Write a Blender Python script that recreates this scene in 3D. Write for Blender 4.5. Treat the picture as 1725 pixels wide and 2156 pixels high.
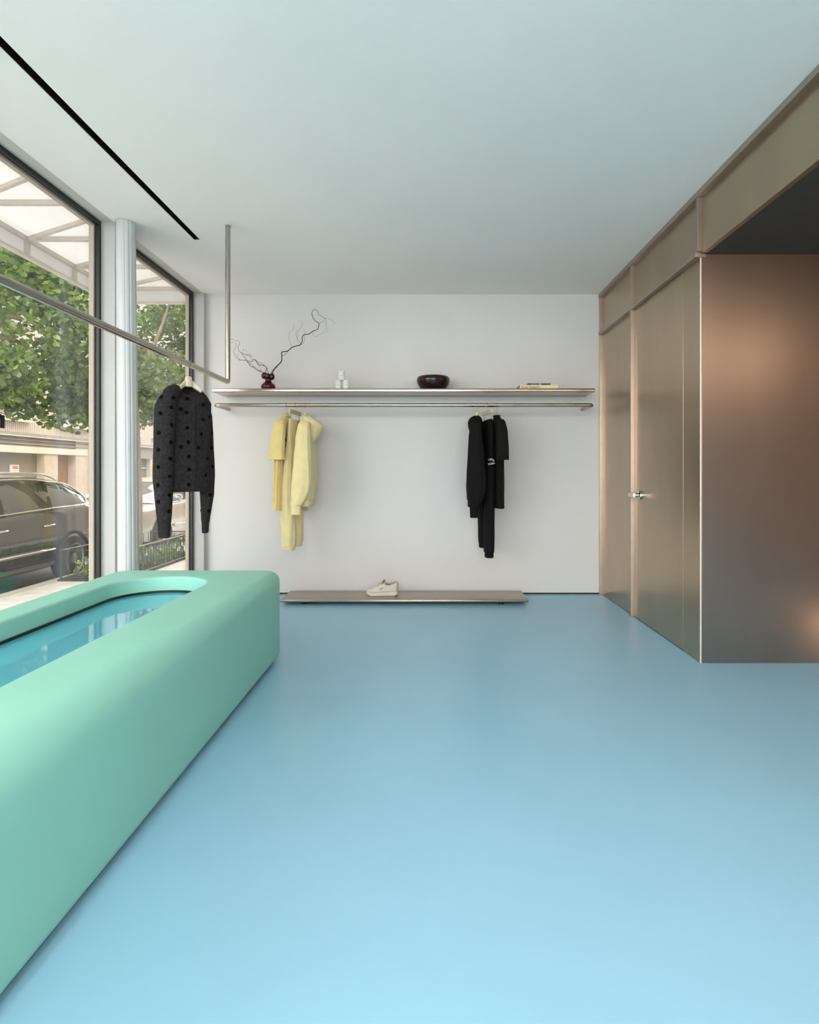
import bpy, bmesh, math, random
from mathutils import Vector, Matrix, noise
from mathutils.bvhtree import BVHTree

for o in list(bpy.data.objects):
    bpy.data.objects.remove(o, do_unlink=True)
random.seed(7)
scn = bpy.context.scene
COL = scn.collection
PI = math.pi

# ------------------------------------------------------------------ camera
F = 1220.0; U0 = 902.0; V0 = 995.0; EYE = 1.12
cam_d = bpy.data.cameras.new('camera'); cam = bpy.data.objects.new('camera', cam_d); COL.objects.link(cam)
cam.location = (0, 0, EYE); cam.rotation_euler = (PI/2, 0, 0)
cam_d.sensor_fit = 'HORIZONTAL'; cam_d.sensor_width = 36.0
cam_d.lens = 36.0*F/1725.0
cam_d.shift_x = -(U0-862.5)/1725.0
cam_d.shift_y = -(1078.0-V0)/1725.0
cam_d.clip_start = 0.02; cam_d.clip_end = 300
scn.camera = cam

# ------------------------------------------------------------------ light
world = bpy.data.worlds.new('overcast_sky'); scn.world = world; world.use_nodes = True
wn = world.node_tree.nodes; wl = world.node_tree.links
bg = wn['Background']
bg.inputs['Color'].default_value = (1.0, 0.982, 0.975, 1); bg.inputs['Strength'].default_value = 3.9
vs = scn.view_settings
vs.view_transform = 'Standard'; vs.look = 'None'; vs.gamma = 1.0; vs.use_curve_mapping = False
vs.exposure = 0.82

# portals only guide the sampling of the sky through the real window openings; they give no light of their own
def portal(loc, rot, sx, sy):
    l = bpy.data.lights.new('window_portal', 'AREA'); l.shape = 'RECTANGLE'; l.size = sx; l.size_y = sy
    l.cycles.is_portal = True
    o = bpy.data.objects.new('window_portal', l); COL.objects.link(o); o.location = loc; o.rotation_euler = rot
portal((-2.30, 0.5, 1.42), (0, -PI/2, 0), 2.7, 6.6)
portal((-2.30, 4.66, 1.42), (0, -PI/2, 0), 2.7, 1.25)
portal((-0.22, -3.30, 1.40), (PI/2, 0, 0), 3.7, 2.7)

# ------------------------------------------------------------------ helpers
def W(u, v, Y):
    """a point of the place, from its bearing and its distance Y"""
    return Vector(((u-U0)/F*Y, Y, EYE+(V0-v)/F*Y))

MATS = {}
def nodes_of(m):
    m.use_nodes = True
    return m.node_tree.nodes, m.node_tree.links
def srgb(r, g, b):
    f = lambda c: (c/255/12.92) if c/255 <= 0.04045 else ((c/255+0.055)/1.055)**2.4
    return (f(r), f(g), f(b))
def mat(name, col, rough=0.5, metal=0.0, var=0.06, scale=8.0, bump=0.0, bscale=60.0, spec=0.5, stretch=None, coat=0.0, sheen=0.0, ior=None):
    if name in MATS: return MATS[name]
    m = bpy.data.materials.new(name); n, l = nodes_of(m)
    b = n['Principled BSDF']
    b.inputs['Roughness'].default_value = rough; b.inputs['Metallic'].default_value = metal
    b.inputs['Specular IOR Level'].default_value = spec
    if ior: b.inputs['IOR'].default_value = ior
    if coat: b.inputs['Coat Weight'].default_value = coat; b.inputs['Coat Roughness'].default_value = 0.05
    if sheen: b.inputs['Sheen Weight'].default_value = sheen; b.inputs['Sheen Roughness'].default_value = 0.6
    tc = n.new('ShaderNodeTexCoord'); mp = n.new('ShaderNodeMapping')
    l.new(tc.outputs['Object'], mp.inputs['Vector'])
    if stretch: mp.inputs['Scale'].default_value = stretch
    nz = n.new('ShaderNodeTexNoise'); nz.inputs['Scale'].default_value = scale; nz.inputs['Detail'].default_value = 4
    l.new(mp.outputs['Vector'], nz.inputs['Vector'])
    rp = n.new('ShaderNodeValToRGB')
    lo = [c*(1-var) for c in col]; hi = [min(1, c*(1+var)) for c in col]
    rp.color_ramp.elements[0].position = 0.3; rp.color_ramp.elements[0].color = (*lo, 1)
    rp.color_ramp.elements[1].position = 0.7; rp.color_ramp.elements[1].color = (*hi, 1)
    l.new(nz.outputs['Fac'], rp.inputs['Fac']); l.new(rp.outputs['Color'], b.inputs['Base Color'])
    if bump:
        n2 = n.new('ShaderNodeTexNoise'); n2.inputs['Scale'].default_value = bscale; n2.inputs['Detail'].default_value = 3
        l.new(mp.outputs['Vector'], n2.inputs['Vector'])
        bp = n.new('ShaderNodeBump'); bp.inputs['Strength'].default_value = bump; bp.inputs['Distance'].default_value = 0.004
        l.new(n2.outputs['Fac'], bp.inputs['Height']); l.new(bp.outputs['Normal'], b.inputs['Normal'])
    MATS[name] = m
    return m
def emis(name, col, s):
    if name in MATS: return MATS[name]
    m = bpy.data.materials.new(name); n, l = nodes_of(m)
    b = n['Principled BSDF']; b.inputs['Base Color'].default_value = (*col, 1)
    b.inputs['Emission Color'].default_value = (*col, 1); b.inputs['Emission Strength'].default_value = s
    MATS[name] = m; return m
def pane_mat(name, tint=(0.97, 0.985, 0.98), f0=0.06, rough=0.0):
    """clear pane: what it does not mirror (Schlick) goes straight through"""
    m = bpy.data.materials.new(name); n, l = nodes_of(m)
    n.remove(n['Principled BSDF']); out = n['Material Output']
    tr = n.new('ShaderNodeBsdfTransparent'); tr.inputs['Color'].default_value = (*tint, 1)
    gl = n.new('ShaderNodeBsdfGlossy'); gl.inputs['Roughness'].default_value = rough
    ge = n.new('ShaderNodeNewGeometry')
    dt = n.new('ShaderNodeVectorMath'); dt.operation = 'DOT_PRODUCT'
    l.new(ge.outputs['Incoming'], dt.inputs[0]); l.new(ge.outputs['Normal'], dt.inputs[1])
    def mth(op, a, b):
        x = n.new('ShaderNodeMath'); x.operation = op
        for i, s in enumerate((a, b)):
            if s is None: continue
            if isinstance(s, (int, float)): x.inputs[i].default_value = s
            else: l.new(s, x.inputs[i])
        return x.outputs[0]
    ab = mth('ABSOLUTE', dt.outputs['Value'], None)
    inv = mth('SUBTRACT', 1.0, ab); p5 = mth('POWER', inv, 5.0)
    fr = mth('ADD', mth('MULTIPLY', p5, 1-f0), f0)
    mx = n.new('ShaderNodeMixShader'); l.new(fr, mx.inputs[0]); l.new(tr.outputs[0], mx.inputs[1]); l.new(gl.outputs[0], mx.inputs[2])
    l.new(mx.outputs[0], out.inputs['Surface'])
    MATS[name] = m; return m
def thin_mat(name, col, trans, var=0.15, scale=3.0, rough=0.5, gloss=0.08):
    """leaf or canvas: part scattered back, part let through"""
    m = bpy.data.materials.new(name); n, l = nodes_of(m)
    n.remove(n['Principled BSDF']); out = n['Material Output']
    ge = n.new('ShaderNodeNewGeometry'); tc = n.new('ShaderNodeTexCoord')
    nz = n.new('ShaderNodeTexNoise'); nz.inputs['Scale'].default_value = scale; nz.inputs['Detail'].default_value = 3
    l.new(tc.outputs['Object'], nz.inputs['Vector'])
    rp = n.new('ShaderNodeValToRGB')
    rp.color_ramp.elements[0].position = 0.3; rp.color_ramp.elements[0].color = (*[c*(1-var) for c in col], 1)
    rp.color_ramp.elements[1].position = 0.7; rp.color_ramp.elements[1].color = (*[min(1, c*(1+var)) for c in col], 1)
    l.new(nz.outputs['Fac'], rp.inputs['Fac'])
    d = n.new('ShaderNodeBsdfDiffuse'); t = n.new('ShaderNodeBsdfTranslucent'); g = n.new('ShaderNodeBsdfGlossy'); g.inputs['Roughness'].default_value = rough
    l.new(rp.outputs['Color'], d.inputs['Color']); l.new(rp.outputs['Color'], t.inputs['Color'])
    m1 = n.new('ShaderNodeMixShader'); m1.inputs[0].default_value = trans
    l.new(d.outputs[0], m1.inputs[1]); l.new(t.outputs[0], m1.inputs[2])
    m2 = n.new('ShaderNodeMixShader'); m2.inputs[0].default_value = gloss
    l.new(m1.outputs[0], m2.inputs[1]); l.new(g.outputs[0], m2.inputs[2])
    l.new(m2.outputs[0], out.inputs['Surface'])
    MATS[name] = m; return m

class MB:
    """collects geometry for ONE mesh"""
    def __init__(s): s.v = []; s.f = []
    def add(s, vs_, fs):
        k = len(s.v); s.v += [tuple(p) for p in vs_]; s.f += [tuple(i+k for i in f) for f in fs]; return s
    def box(s, lo, hi):
        x0, y0, z0 = lo; x1, y1, z1 = hi
        return s.add([(x0,y0,z0),(x1,y0,z0),(x1,y1,z0),(x0,y1,z0),(x0,y0,z1),(x1,y0,z1),(x1,y1,z1),(x0,y1,z1)],
                     [(0,3,2,1),(4,5,6,7),(0,1,5,4),(1,2,6,5),(2,3,7,6),(3,0,4,7)])
    def bar(s, a, b, w, h, up=(0,0,1)):
        a = Vector(a); b = Vector(b); d = (b-a).normalized(); upv = Vector(up)
        if abs(d.dot(upv)) > 0.98: upv = Vector((1,0,0))
        sx = d.cross(upv).normalized()*w/2; sy = sx.normalized().cross(d).normalized()*h/2
        vv = [a-sx-sy, a+sx-sy, a+sx+sy, a-sx+sy, b-sx-sy, b+sx-sy, b+sx+sy, b-sx+sy]
        return s.add(vv, [(0,3,2,1),(4,5,6,7),(0,1,5,4),(1,2,6,5),(2,3,7,6),(3,0,4,7)])
    def tube(s, path, r, seg=10, cap=True):
        path = [Vector(p) for p in path]; n = len(path)
        rr = r if isinstance(r, (list, tuple)) else [r]*n
        t0 = (path[1]-path[0]).normalized()
        ref = Vector((0,0,1)) if abs(t0.z) < 0.9 else Vector((1,0,0))
        nx = t0.cross(ref).normalized(); vv = []
        for i, p in enumerate(path):
            a = path[max(i-1,0)]; b = path[min(i+1,n-1)]; t = (b-a)
            t = t.normalized() if t.length > 1e-9 else t0
            nx = (nx - t*nx.dot(t)); nx = nx.normalized() if nx.length > 1e-6 else t.orthogonal().normalized()
            ny = t.cross(nx)
            for k in range(seg):
                a_ = 2*PI*k/seg; vv.append(p + (nx*math.cos(a_)+ny*math.sin(a_))*rr[i])
        ff = []
        for i in range(n-1):
            for k in range(seg):
                k2 = (k+1) % seg; ff.append((i*seg+k, i*seg+k2, (i+1)*seg+k2, (i+1)*seg+k))
        if cap: ff.append(tuple(reversed(range(seg)))); ff.append(tuple((n-1)*seg+k for k in range(seg)))
        return s.add(vv, ff)
    def rings(s, rings, cap0=True, cap1=True):
        seg = len(rings[0]); vv = [p for r in rings for p in r]; ff = []
        for i in range(len(rings)-1):
            for k in range(seg):
                k2 = (k+1) % seg; ff.append((i*seg+k, i*seg+k2, (i+1)*seg+k2, (i+1)*seg+k))
        if cap0: ff.append(tuple(reversed(range(seg))))
        if cap1: ff.append(tuple((len(rings)-1)*seg+k for k in range(seg)))
        return s.add(vv, ff)
    def lathe(s, prof, c=(0,0,0), seg=32, mod=None):
        rg = []
        for r, z in prof:
            rg.append([(c[0]+r*(mod(2*PI*k/seg, z) if mod else 1)*math.cos(2*PI*k/seg), c[1]+r*(mod(2*PI*k/seg, z) if mod else 1)*math.sin(2*PI*k/seg), c[2]+z) for k in range(seg)])
        return s.rings(rg)
    def ell(s, secs, seg=20, wob=0.0, wsc=6.0, seed=0.0, cap0=True, cap1=True, p=2.0):
        """stacked horizontal super-ellipses: (cx,cy,cz,rx,ry,rot)"""
        rg = []
        for (cx, cy, cz, rx, ry, ro) in secs:
            ring = []
            for k in range(seg):
                a = 2*PI*k/seg; ca, sa = math.cos(a), math.sin(a)
                x = math.copysign(abs(ca)**(2/p), ca)*rx; y = math.copysign(abs(sa)**(2/p), sa)*ry
                if wob:
                    q = 1 + wob*noise.noise((ca*1.6+seed, sa*1.6+seed*2, cz*wsc)) + wob*1.1*noise.noise((ca*2.6+seed, sa*2.6, cz*wsc*0.35))
                    x *= q; y *= q
                c, s_ = math.cos(ro), math.sin(ro)
                ring.append((cx+x*c-y*s_, cy+x*s_+y*c, cz))
            rg.append(ring)
        return s.rings(rg, cap0, cap1)
    def build(s, name, m, parent=None, smooth=False, bevel=0.0, bseg=2, sharp=None):
        me = bpy.data.meshes.new(name); me.from_pydata(s.v, [], s.f)
        bm = bmesh.new(); bm.from_mesh(me)
        bmesh.ops.recalc_face_normals(bm, faces=bm.faces)
        if bevel:
            es = [e for e in bm.edges if len(e.link_faces) == 2 and e.calc_face_angle(0) > 0.5]
            bmesh.ops.bevel(bm, geom=es, offset=bevel, segments=bseg, profile=0.5, affect='EDGES', clamp_overlap=True)
        bm.to_mesh(me); bm.free()
        if smooth:
            for q in me.polygons: q.use_smooth = True
            if sharp:
                try: me.set_sharp_from_angle(angle=sharp)
                except Exception: pass
        me.materials.append(MATS[m] if isinstance(m, str) else m)
        return link(name, me, parent)
def link(name, me, parent=None):
    o = bpy.data.objects.new(name, me); COL.objects.link(o)
    if parent is not None:
        o.parent = parent
        p = Vector(parent.location); q = parent.parent
        while q is not None: p = p + Vector(q.location); q = q.parent
        o.location = -p
    return o
def empty(name, loc):
    o = bpy.data.objects.new(name, None); COL.objects.link(o); o.location = loc; o.empty_display_size = 0.1
    return o
def tag(o, label=None, cat=None, group=None, kind=None):
    if label: o['label'] = label
    if cat: o['category'] = cat
    if group: o['group'] = group
    if kind: o['kind'] = kind
    return o
def thing(name, loc, label, cat, group=None): return tag(empty(name, loc), label, cat, group)
def struct(o): o['kind'] = 'structure'; return o
def bx(name, lo, hi, m, parent=None, bevel=0.0): return MB().box(lo, hi).build(name, m, parent, bevel=bevel)
def interp(tab, t):
    if t <= tab[0][0]: return tab[0][1:]
    for a, b in zip(tab, tab[1:]):
        if t <= b[0]:
            k = (t-a[0])/(b[0]-a[0]); k = k*k*(3-2*k)*0.5+k*0.5
            return tuple(x+(y-x)*k for x, y in zip(a[1:], b[1:]))
    return tab[-1][1:]
def smooth_path(pts, n=6):
    pts = [Vector(p) for p in pts]; out = []
    for i in range(len(pts)-1):
        p0 = pts[max(i-1,0)]; p1 = pts[i]; p2 = pts[i+1]; p3 = pts[min(i+2,len(pts)-1)]
        for k in range(n):
            t = k/n
            out.append(0.5*((2*p1)+(-p0+p2)*t+(2*p0-5*p1+4*p2-p3)*t*t+(-p0+3*p1-3*p2+p3)*t**3))
    out.append(pts[-1]); return out
def text_obj(name, body, size, m, parent, mtx, extrude=0.0004, arc=None):
    cu = bpy.data.curves.new(name, 'FONT'); cu.body = body; cu.size = size; cu.extrude = extrude; cu.align_x = 'CENTER'; cu.align_y = 'CENTER'
    tmp = bpy.data.objects.new('tmp_text', cu); COL.objects.link(tmp)
    dg = bpy.context.evaluated_depsgraph_get(); me = bpy.data.meshes.new_from_object(tmp.evaluated_get(dg))
    bpy.data.objects.remove(tmp, do_unlink=True); bpy.data.curves.remove(cu)
    if arc:
        for v in me.vertices:
            a = v.co.x/arc; r = arc + v.co.y
            v.co.x = r*math.sin(a); v.co.y = r*math.cos(a)-arc
    me.transform(mtx); me.materials.clear(); me.materials.append(MATS[m])
    return link(name, me, parent)

# ------------------------------------------------------------------ materials
mat('plaster_wall', (0.68, 0.67, 0.665), 0.85, var=0.015, scale=2.5, bump=0.10, bscale=180)
mat('plaster_ceiling', (0.90, 0.865, 0.84), 0.9, var=0.015, scale=1.5, bump=0.08, bscale=150)
mat('paint_white', (0.47, 0.468, 0.462), 0.55, var=0.02, scale=6)
mat('reveal_shade_beige', (0.56, 0.53, 0.485), 0.6, var=0.03, scale=6)
mat('column_paint', (0.56, 0.585, 0.61), 0.35, var=0.02, scale=10, bump=0.15, bscale=40)
mat('floor_resin', (0.285, 0.545, 0.725), 0.33, var=0.03, scale=1.6, bump=0.03, bscale=25)
mat('black_gap', (0.004, 0.004, 0.004), 0.6, var=0.1)
mat('frame_black', (0.012, 0.012, 0.012), 0.4, var=0.1)
mat('frame_outer', (0.42, 0.37, 0.31), 0.5, var=0.05)
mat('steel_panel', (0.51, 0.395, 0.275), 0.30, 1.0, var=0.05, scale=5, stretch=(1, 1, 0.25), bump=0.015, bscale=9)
mat('steel_trim', (0.46, 0.395, 0.345), 0.40, 1.0, var=0.05, scale=12)
mat('steel_dark_reflection', (0.33, 0.285, 0.26), 0.35, 1.0, var=0.05, scale=4, stretch=(1, 1, 0.3))  # panel steel again, with the dark alcove's reflection put into its colour
mat('steel_tube', (0.44, 0.395, 0.35), 0.24, 1.0, var=0.05, scale=30)
mat('steel_bronze', (0.40, 0.335, 0.285), 0.30, 1.0, var=0.05, scale=14)
mat('steel_polish', (0.75, 0.73, 0.70), 0.10, 1.0, var=0.02, scale=30)
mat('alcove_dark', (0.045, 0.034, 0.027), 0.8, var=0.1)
mat('walnut', (0.30, 0.145, 0.065), 0.5, var=0.35, scale=6, stretch=(1, 8, 0.7))
mat('bench_green', (0.285, 0.645, 0.545), 0.5, var=0.015, scale=3, bump=0.03, bscale=120)
mat('pool_blue', (0.10, 0.45, 0.58), 0.035, var=0.03, scale=2, spec=0.5, ior=1.62)
mat('gasket_black', (0.006, 0.010, 0.010), 0.5, var=0.1)
mat('wood_hanger', (0.60, 0.55, 0.40), 0.5, var=0.1, scale=20, stretch=(6, 1, 1))
mat('hook_wire', (0.35, 0.33, 0.31), 0.25, 1.0)
mat('yellow_jersey', (0.80, 0.64, 0.27), 0.9, var=0.05, scale=14, bump=0.25, bscale=350, sheen=0.2)
mat('yellow_fleece', (0.80, 0.69, 0.36), 0.95, var=0.05, scale=14, bump=0.35, bscale=280, sheen=0.3)
mat('black_fleece', (0.0065, 0.006, 0.007), 0.95, var=0.1, scale=14, bump=0.35, bscale=280, spec=0.2)
mat('black_jersey', (0.006, 0.006, 0.0065), 0.9, var=0.1, scale=14, bump=0.25, bscale=350, spec=0.2)
mat('print_white', (0.85, 0.85, 0.86), 0.7, var=0.02)
mat('print_navy', (0.03, 0.035, 0.05), 0.7, var=0.1)
mat('mohair_grey', (0.026, 0.025, 0.026), 0.95, var=0.35, scale=70, bump=0.9, bscale=160, spec=0.1)
mat('mohair_fibre', (0.060, 0.056, 0.055), 0.95, var=0.2, spec=0.2)
mat('mohair_dot', (0.002, 0.002, 0.002), 0.95, var=0.2, spec=0.1)
mat('oxblood_glaze', (0.055, 0.003, 0.005), 0.16, var=0.2, scale=20)
mat('branch_bark', (0.030, 0.016, 0.012), 0.8, var=0.3, scale=60)
mat('twig_bark', (0.19, 0.125, 0.105), 0.8, var=0.2, scale=60)
mat('bowl_lacquer', (0.013, 0.004, 0.004), 0.14, var=0.3, scale=14)
mat('jar_white', (0.74, 0.74, 0.73), 0.35, var=0.02)
mat('ink_dark', (0.03, 0.03, 0.03), 0.7)
mat('ink_brown', (0.10, 0.075, 0.045), 0.7)
mat('book_cream', (0.80, 0.69, 0.45), 0.7, var=0.04, scale=30)
mat('book_black', (0.010, 0.010, 0.010), 0.4, var=0.1)
mat('book_pages', (0.48, 0.40, 0.35), 0.85, var=0.1, scale=200, stretch=(1, 1, 6))
mat('suede_cream', (0.64, 0.60, 0.52), 0.9, var=0.05, scale=40, bump=0.2, bscale=250)
mat('suede_shadow', (0.30, 0.24, 0.20), 0.9, var=0.1, scale=40)
mat('rubber_cream', (0.66, 0.63, 0.55), 0.7, var=0.04, scale=30)
mat('lace_olive', (0.17, 0.14, 0.075), 0.9, var=0.2, scale=60)
mat('concrete_pale', (0.70, 0.665, 0.62), 0.85, var=0.12, scale=5, bump=0.3, bscale=30)
mat('asphalt', (0.13, 0.125, 0.12), 0.9, var=0.2, scale=12, bump=0.4, bscale=60)
mat('soil', (0.05, 0.04, 0.03), 0.95, var=0.3, scale=30)
mat('iron_black', (0.03, 0.035, 0.035), 0.5)
mat('iron_rail', (0.40, 0.40, 0.37), 0.5)
mat('bark', (0.36, 0.29, 0.205), 0.9, var=0.25, scale=25, stretch=(1, 1, 0.2), bump=0.6, bscale=30)
mat('car_black', (0.022, 0.020, 0.018), 0.12, 0.0, var=0.04, coat=1.0)
mat('car_silver', (0.50, 0.50, 0.48), 0.22, 0.6, var=0.03, coat=0.8)
mat('car_glass', (0.05, 0.055, 0.05), 0.02, var=0.05, spec=0.8, ior=1.7)
mat('car_chrome', (0.85, 0.84, 0.82), 0.12, 1.0)
mat('tyre', (0.02, 0.02, 0.02), 0.85)
mat('rim_alloy', (0.45, 0.44, 0.42), 0.3, 0.9)
mat('lamp_red', (0.55, 0.04, 0.05), 0.15, var=0.1, scale=40)
mat('lamp_amber', (0.75, 0.55, 0.42), 0.15, var=0.3, scale=50)
mat('clad_cream', (0.70, 0.62, 0.52), 0.75, var=0.05, scale=3)
mat('stone_beige', (0.56, 0.47, 0.37), 0.8, var=0.08, scale=4, bump=0.2, bscale=20)
mat('stone_pale', (0.68, 0.63, 0.55), 0.8, var=0.05, scale=4)
mat('fascia_grey', (0.30, 0.275, 0.25), 0.7, var=0.08, scale=6)
mat('door_mauve', (0.26, 0.235, 0.22), 0.75, var=0.06, scale=6)
mat('house_glass', (0.28, 0.30, 0.29), 0.08, var=0.2, scale=1.5, spec=0.8)
mat('sign_white', (0.85, 0.84, 0.82), 0.6, var=0.02)
mat('sign_red', (0.75, 0.16, 0.12), 0.6, var=0.15, scale=40)
mat('sign_grey', (0.50, 0.51, 0.50), 0.6, var=0.15, scale=40)
mat('sign_blue', (0.15, 0.42, 0.62), 0.5, var=0.05)
mat('awning_frame', (0.60, 0.55, 0.49), 0.6, var=0.05)
pane_mat('window_glass')
thin_mat('awning_canvas', (0.80, 0.80, 0.80), 0.52, var=0.03, scale=2, gloss=0.0)
thin_mat('leaf_green', (0.165, 0.285, 0.035), 0.45, var=0.45, scale=2.2, rough=0.35, gloss=0.10)
thin_mat('leaf_light', (0.26, 0.40, 0.055), 0.5, var=0.3, scale=5, rough=0.35, gloss=0.08)
thin_mat('leaf_dark', (0.075, 0.145, 0.025), 0.4, var=0.4, scale=3, rough=0.35, gloss=0.12)
thin_mat('petal_white', (0.75, 0.72, 0.82), 0.3, var=0.1)
thin_mat('petal_violet', (0.20, 0.13, 0.48), 0.3, var=0.2)

# ================================================================== ROOM
XL, XG, XR, YB, ZC, YR, XA = -2.05, -2.14, 1.60, 5.337, 2.76, -3.2, 4.2
ZS = 2.402                                    # soffit of the alcove
YE = 3.407                                    # front of the steel-clad block
struct(bx('floor', (-2.25, YR-0.1, -0.12), (XA+0.1, YB+0.16, 0.0), 'floor_resin'))
cl = MB()
SX0, SX1, SY1 = -1.650, -1.608, 4.088
cl.box((-2.06, YR-0.1, ZC), (SX0, YB+0.16, ZC+0.14)).box((SX1, YR-0.1, ZC), (XR+0.15, YB+0.16, ZC+0.14)).box((SX0, SY1, ZC), (SX1, YB+0.16, ZC+0.14))
ceil_ = struct(cl.build('ceiling', 'plaster_ceiling'))
slot = MB().box((SX0-0.01, YR, ZC+0.06), (SX1+0.01, SY1+0.01, ZC+0.09)).box((SX0-0.006, YR, ZC+0.004), (SX0, SY1, ZC+0.06)).box((SX1, YR, ZC+0.004), (SX1+0.006, SY1, ZC+0.06)).box((SX0-0.004, SY1-0.004, ZC+0.004), (SX1+0.004, SY1, ZC+0.06))
slot.build('light_track_recess', 'black_gap', ceil_)
lin = MB().box((SX0+0.0005, YR, ZC+0.002), (SX0+0.003, SY1, ZC+0.05)).box((SX1-0.003, YR, ZC+0.002), (SX1-0.0005, SY1, ZC+0.05))
lin.build('recess_lining', 'black_gap', ceil_)

struct(bx('wall_back', (-2.20, YB, 0.014), (XR+0.15, YB+0.16, ZC), 'plaster_wall'))
struct(bx('base_shadow_gap', (-2.05, YB+0.006, 0.0), (XR, YB+0.03, 0.014), 'black_gap'))  # black strip stands in for the shade in the reveal under the wall

# ---- street side: piers, sill, soffit
wl_ = MB()
wl_.box((-2.20, 3.79, -0.6), (XL, 4.06, ZC+0.14)).box((-2.20, 5.28, -0.6), (XL, YB+0.16, ZC+0.14))
wl_.box((-2.20, YR-0.12, -0.6), (XL, -3.0, ZC+0.14)).box((-2.20, -3.0, -0.6), (XG, 3.79, 0.07)).box((-2.20, 4.06, -0.6), (XG, 5.28, 0.07))
struct(wl_.build('wall_left', 'paint_white'))
sf = MB().box((-2.20, -3.0, ZC), (-2.06, 3.79, ZC+0.14)).box((-2.20, 4.06, ZC), (-2.06, 5.28, ZC+0.14))
struct(sf.build('trim_1', 'reveal_shade_beige'))  # beige puts the tone bounced from awning and street into the soffit colour
struct(bx('pier_shade_far', (XL, 5.28, 0.0), (XL+0.003, YB, ZC), 'reveal_shade_beige'))  # thin strip paints the shade on the far pier's room-facing side
struct(bx('pier_shade_mid', (XL, 3.80, 0.0), (XL+0.003, 4.06, ZC), 'reveal_shade_beige'))  # same painted shade on the pier behind the column

def window(name, y0, y1):
    w = struct(empty(name, (XG, (y0+y1)/2, 0.07)))
    t = 0.026
    def fr(nm, m, xa, xb, y0, y1, z0, z1, t):
        for lo, hi in (((xa, y0, z1-t), (xb, y1, z1)), ((xa, y0, z0), (xb, y1, z0+t)), ((xa, y0, z0+t), (xb, y0+t, z1-t)), ((xa, y1-t, z0+t), (xb, y1, z1-t))):
            bx(nm, lo, hi, m, w)
    fr('window_frame', 'frame_black', XG-0.026, XG, y0, y1, 0.07, ZC, t)
    fr('glazing_bead', 'frame_outer', XG-0.058, XG-0.027, y0+0.002, y1-0.002, 0.072, ZC-0.002, t+0.012)
    bx('pane', (XG-0.046, y0+0.01, 0.08), (XG-0.038, y1-0.01, ZC-0.01), 'window_glass', w)
    return w
win1 = window('window_1', -3.0, 3.79)
window('window_2', 4.06, 5.28)
# black lettering stuck on the big pane: the end of a word
lt = MB(); ly = lambda u: 2.135*F/(U0-u)
def stem(u0, u1, v0, v1):
    y0, y1 = ly(u0), ly(u1); ym = (y0+y1)/2
    lt.box((-2.1375-0.0395, y0, EYE+(V0-v1)/F*ym), (-2.1375-0.0365, y1, EYE+(V0-v0)/F*ym))
stem(-60, -44, 868, 900); stem(-20, 4, 869.5, 900.5); stem(5, 13, 870.5, 901); stem(17, 26, 874, 901.5); stem(12.8, 19, 871, 878)
lt.build('window_lettering', 'black_gap', win1)

# ---- storefront behind the photographer
w3 = struct(empty('window_3', (-0.2, YR, 0.0)))
for i, xx in enumerate((-2.05, -0.25, 1.55)):
    bx('window_frame', (xx, YR-0.05, 0.05), (xx+0.05, YR, ZC), 'frame_black', w3)
for zz in (0.05, ZC-0.05):
    bx('window_frame', (-2.0, YR-0.045, zz), (1.55, YR-0.005, zz+0.05), 'frame_black', w3)
for xx in (-2.0, -0.2):
    bx('pane', (xx, YR-0.03, 0.09), (xx+1.75, YR-0.022, ZC-0.04), 'window_glass', w3)
struct(bx('wall_rear', (XR+0.0, YR-0.12, 0), (XA+0.1, YR, ZC), 'plaster_wall'))

# ---- steel-clad right side
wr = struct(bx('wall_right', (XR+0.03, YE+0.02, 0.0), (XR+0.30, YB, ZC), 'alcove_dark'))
def panel(lo, hi, nm='steel_sheet', m='steel_panel'): return bx(nm, lo, hi, m, wr, bevel=0.0012)
ZR = 2.398
panel((XR, 4.522, 0.004), (XR+0.03, 5.318, ZR-0.014))
panel((XR, YE+0.004, 0.004), (XR+0.03, 3.632, ZR-0.014))
panel((XR, 4.522, ZR+0.014), (XR+0.03, 5.318, ZC-0.03))
panel((XR, 3.403, ZR+0.014), (XR+0.03, 4.495, ZC-0.03))
panel((XR, 0.30, ZS), (XR+0.03, 3.378, ZC-0.03))
panel((XR, YR, ZS), (XR+0.03, 0.275, ZC-0.03))
bx('transom_rail', (XR-0.034, 3.395, ZR-0.014), (XR+0.03, YB-0.001, ZR+0.014), 'steel_trim', wr, bevel=0.002)
bx('head_rail', (XR-0.034, YR, ZC-0.034), (XR+0.03, YB-0.001, ZC-0.001), 'steel_trim', wr, bevel=0.002)
for (y0, y1, z0, z1) in ((5.318, 5.3365, 0.0, ZR-0.014), (5.318, 5.3365, ZR+0.014, ZC-0.034), (4.496, 4.521, 0.0, ZR-0.014), (4.496, 4.521, ZR+0.014, ZC-0.034), (3.379, 3.402, ZR+0.014, ZC-0.034), (0.276, 0.299, ZS, ZC-0.034)):
    bx('mullion', (XR-0.028, y0, z0), (XR+0.03, y1, z1), 'steel_trim', wr, bevel=0.002)
mat('corner_nosing', (0.72, 0.68, 0.62), 0.5, 0.4)
MB().tube([(XR+0.004, YE+0.003, 0.0), (XR+0.004, YE+0.003, ZR-0.014)], 0.005, 16).build('corner_strip', 'corner_nosing', wr, smooth=True, sharp=0.9)
bx('end_sheet', (XR+0.012, YE-0.001, 0.003), (XA-0.002, YE+0.02, ZS), 'steel_dark_reflection', wr)

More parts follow.
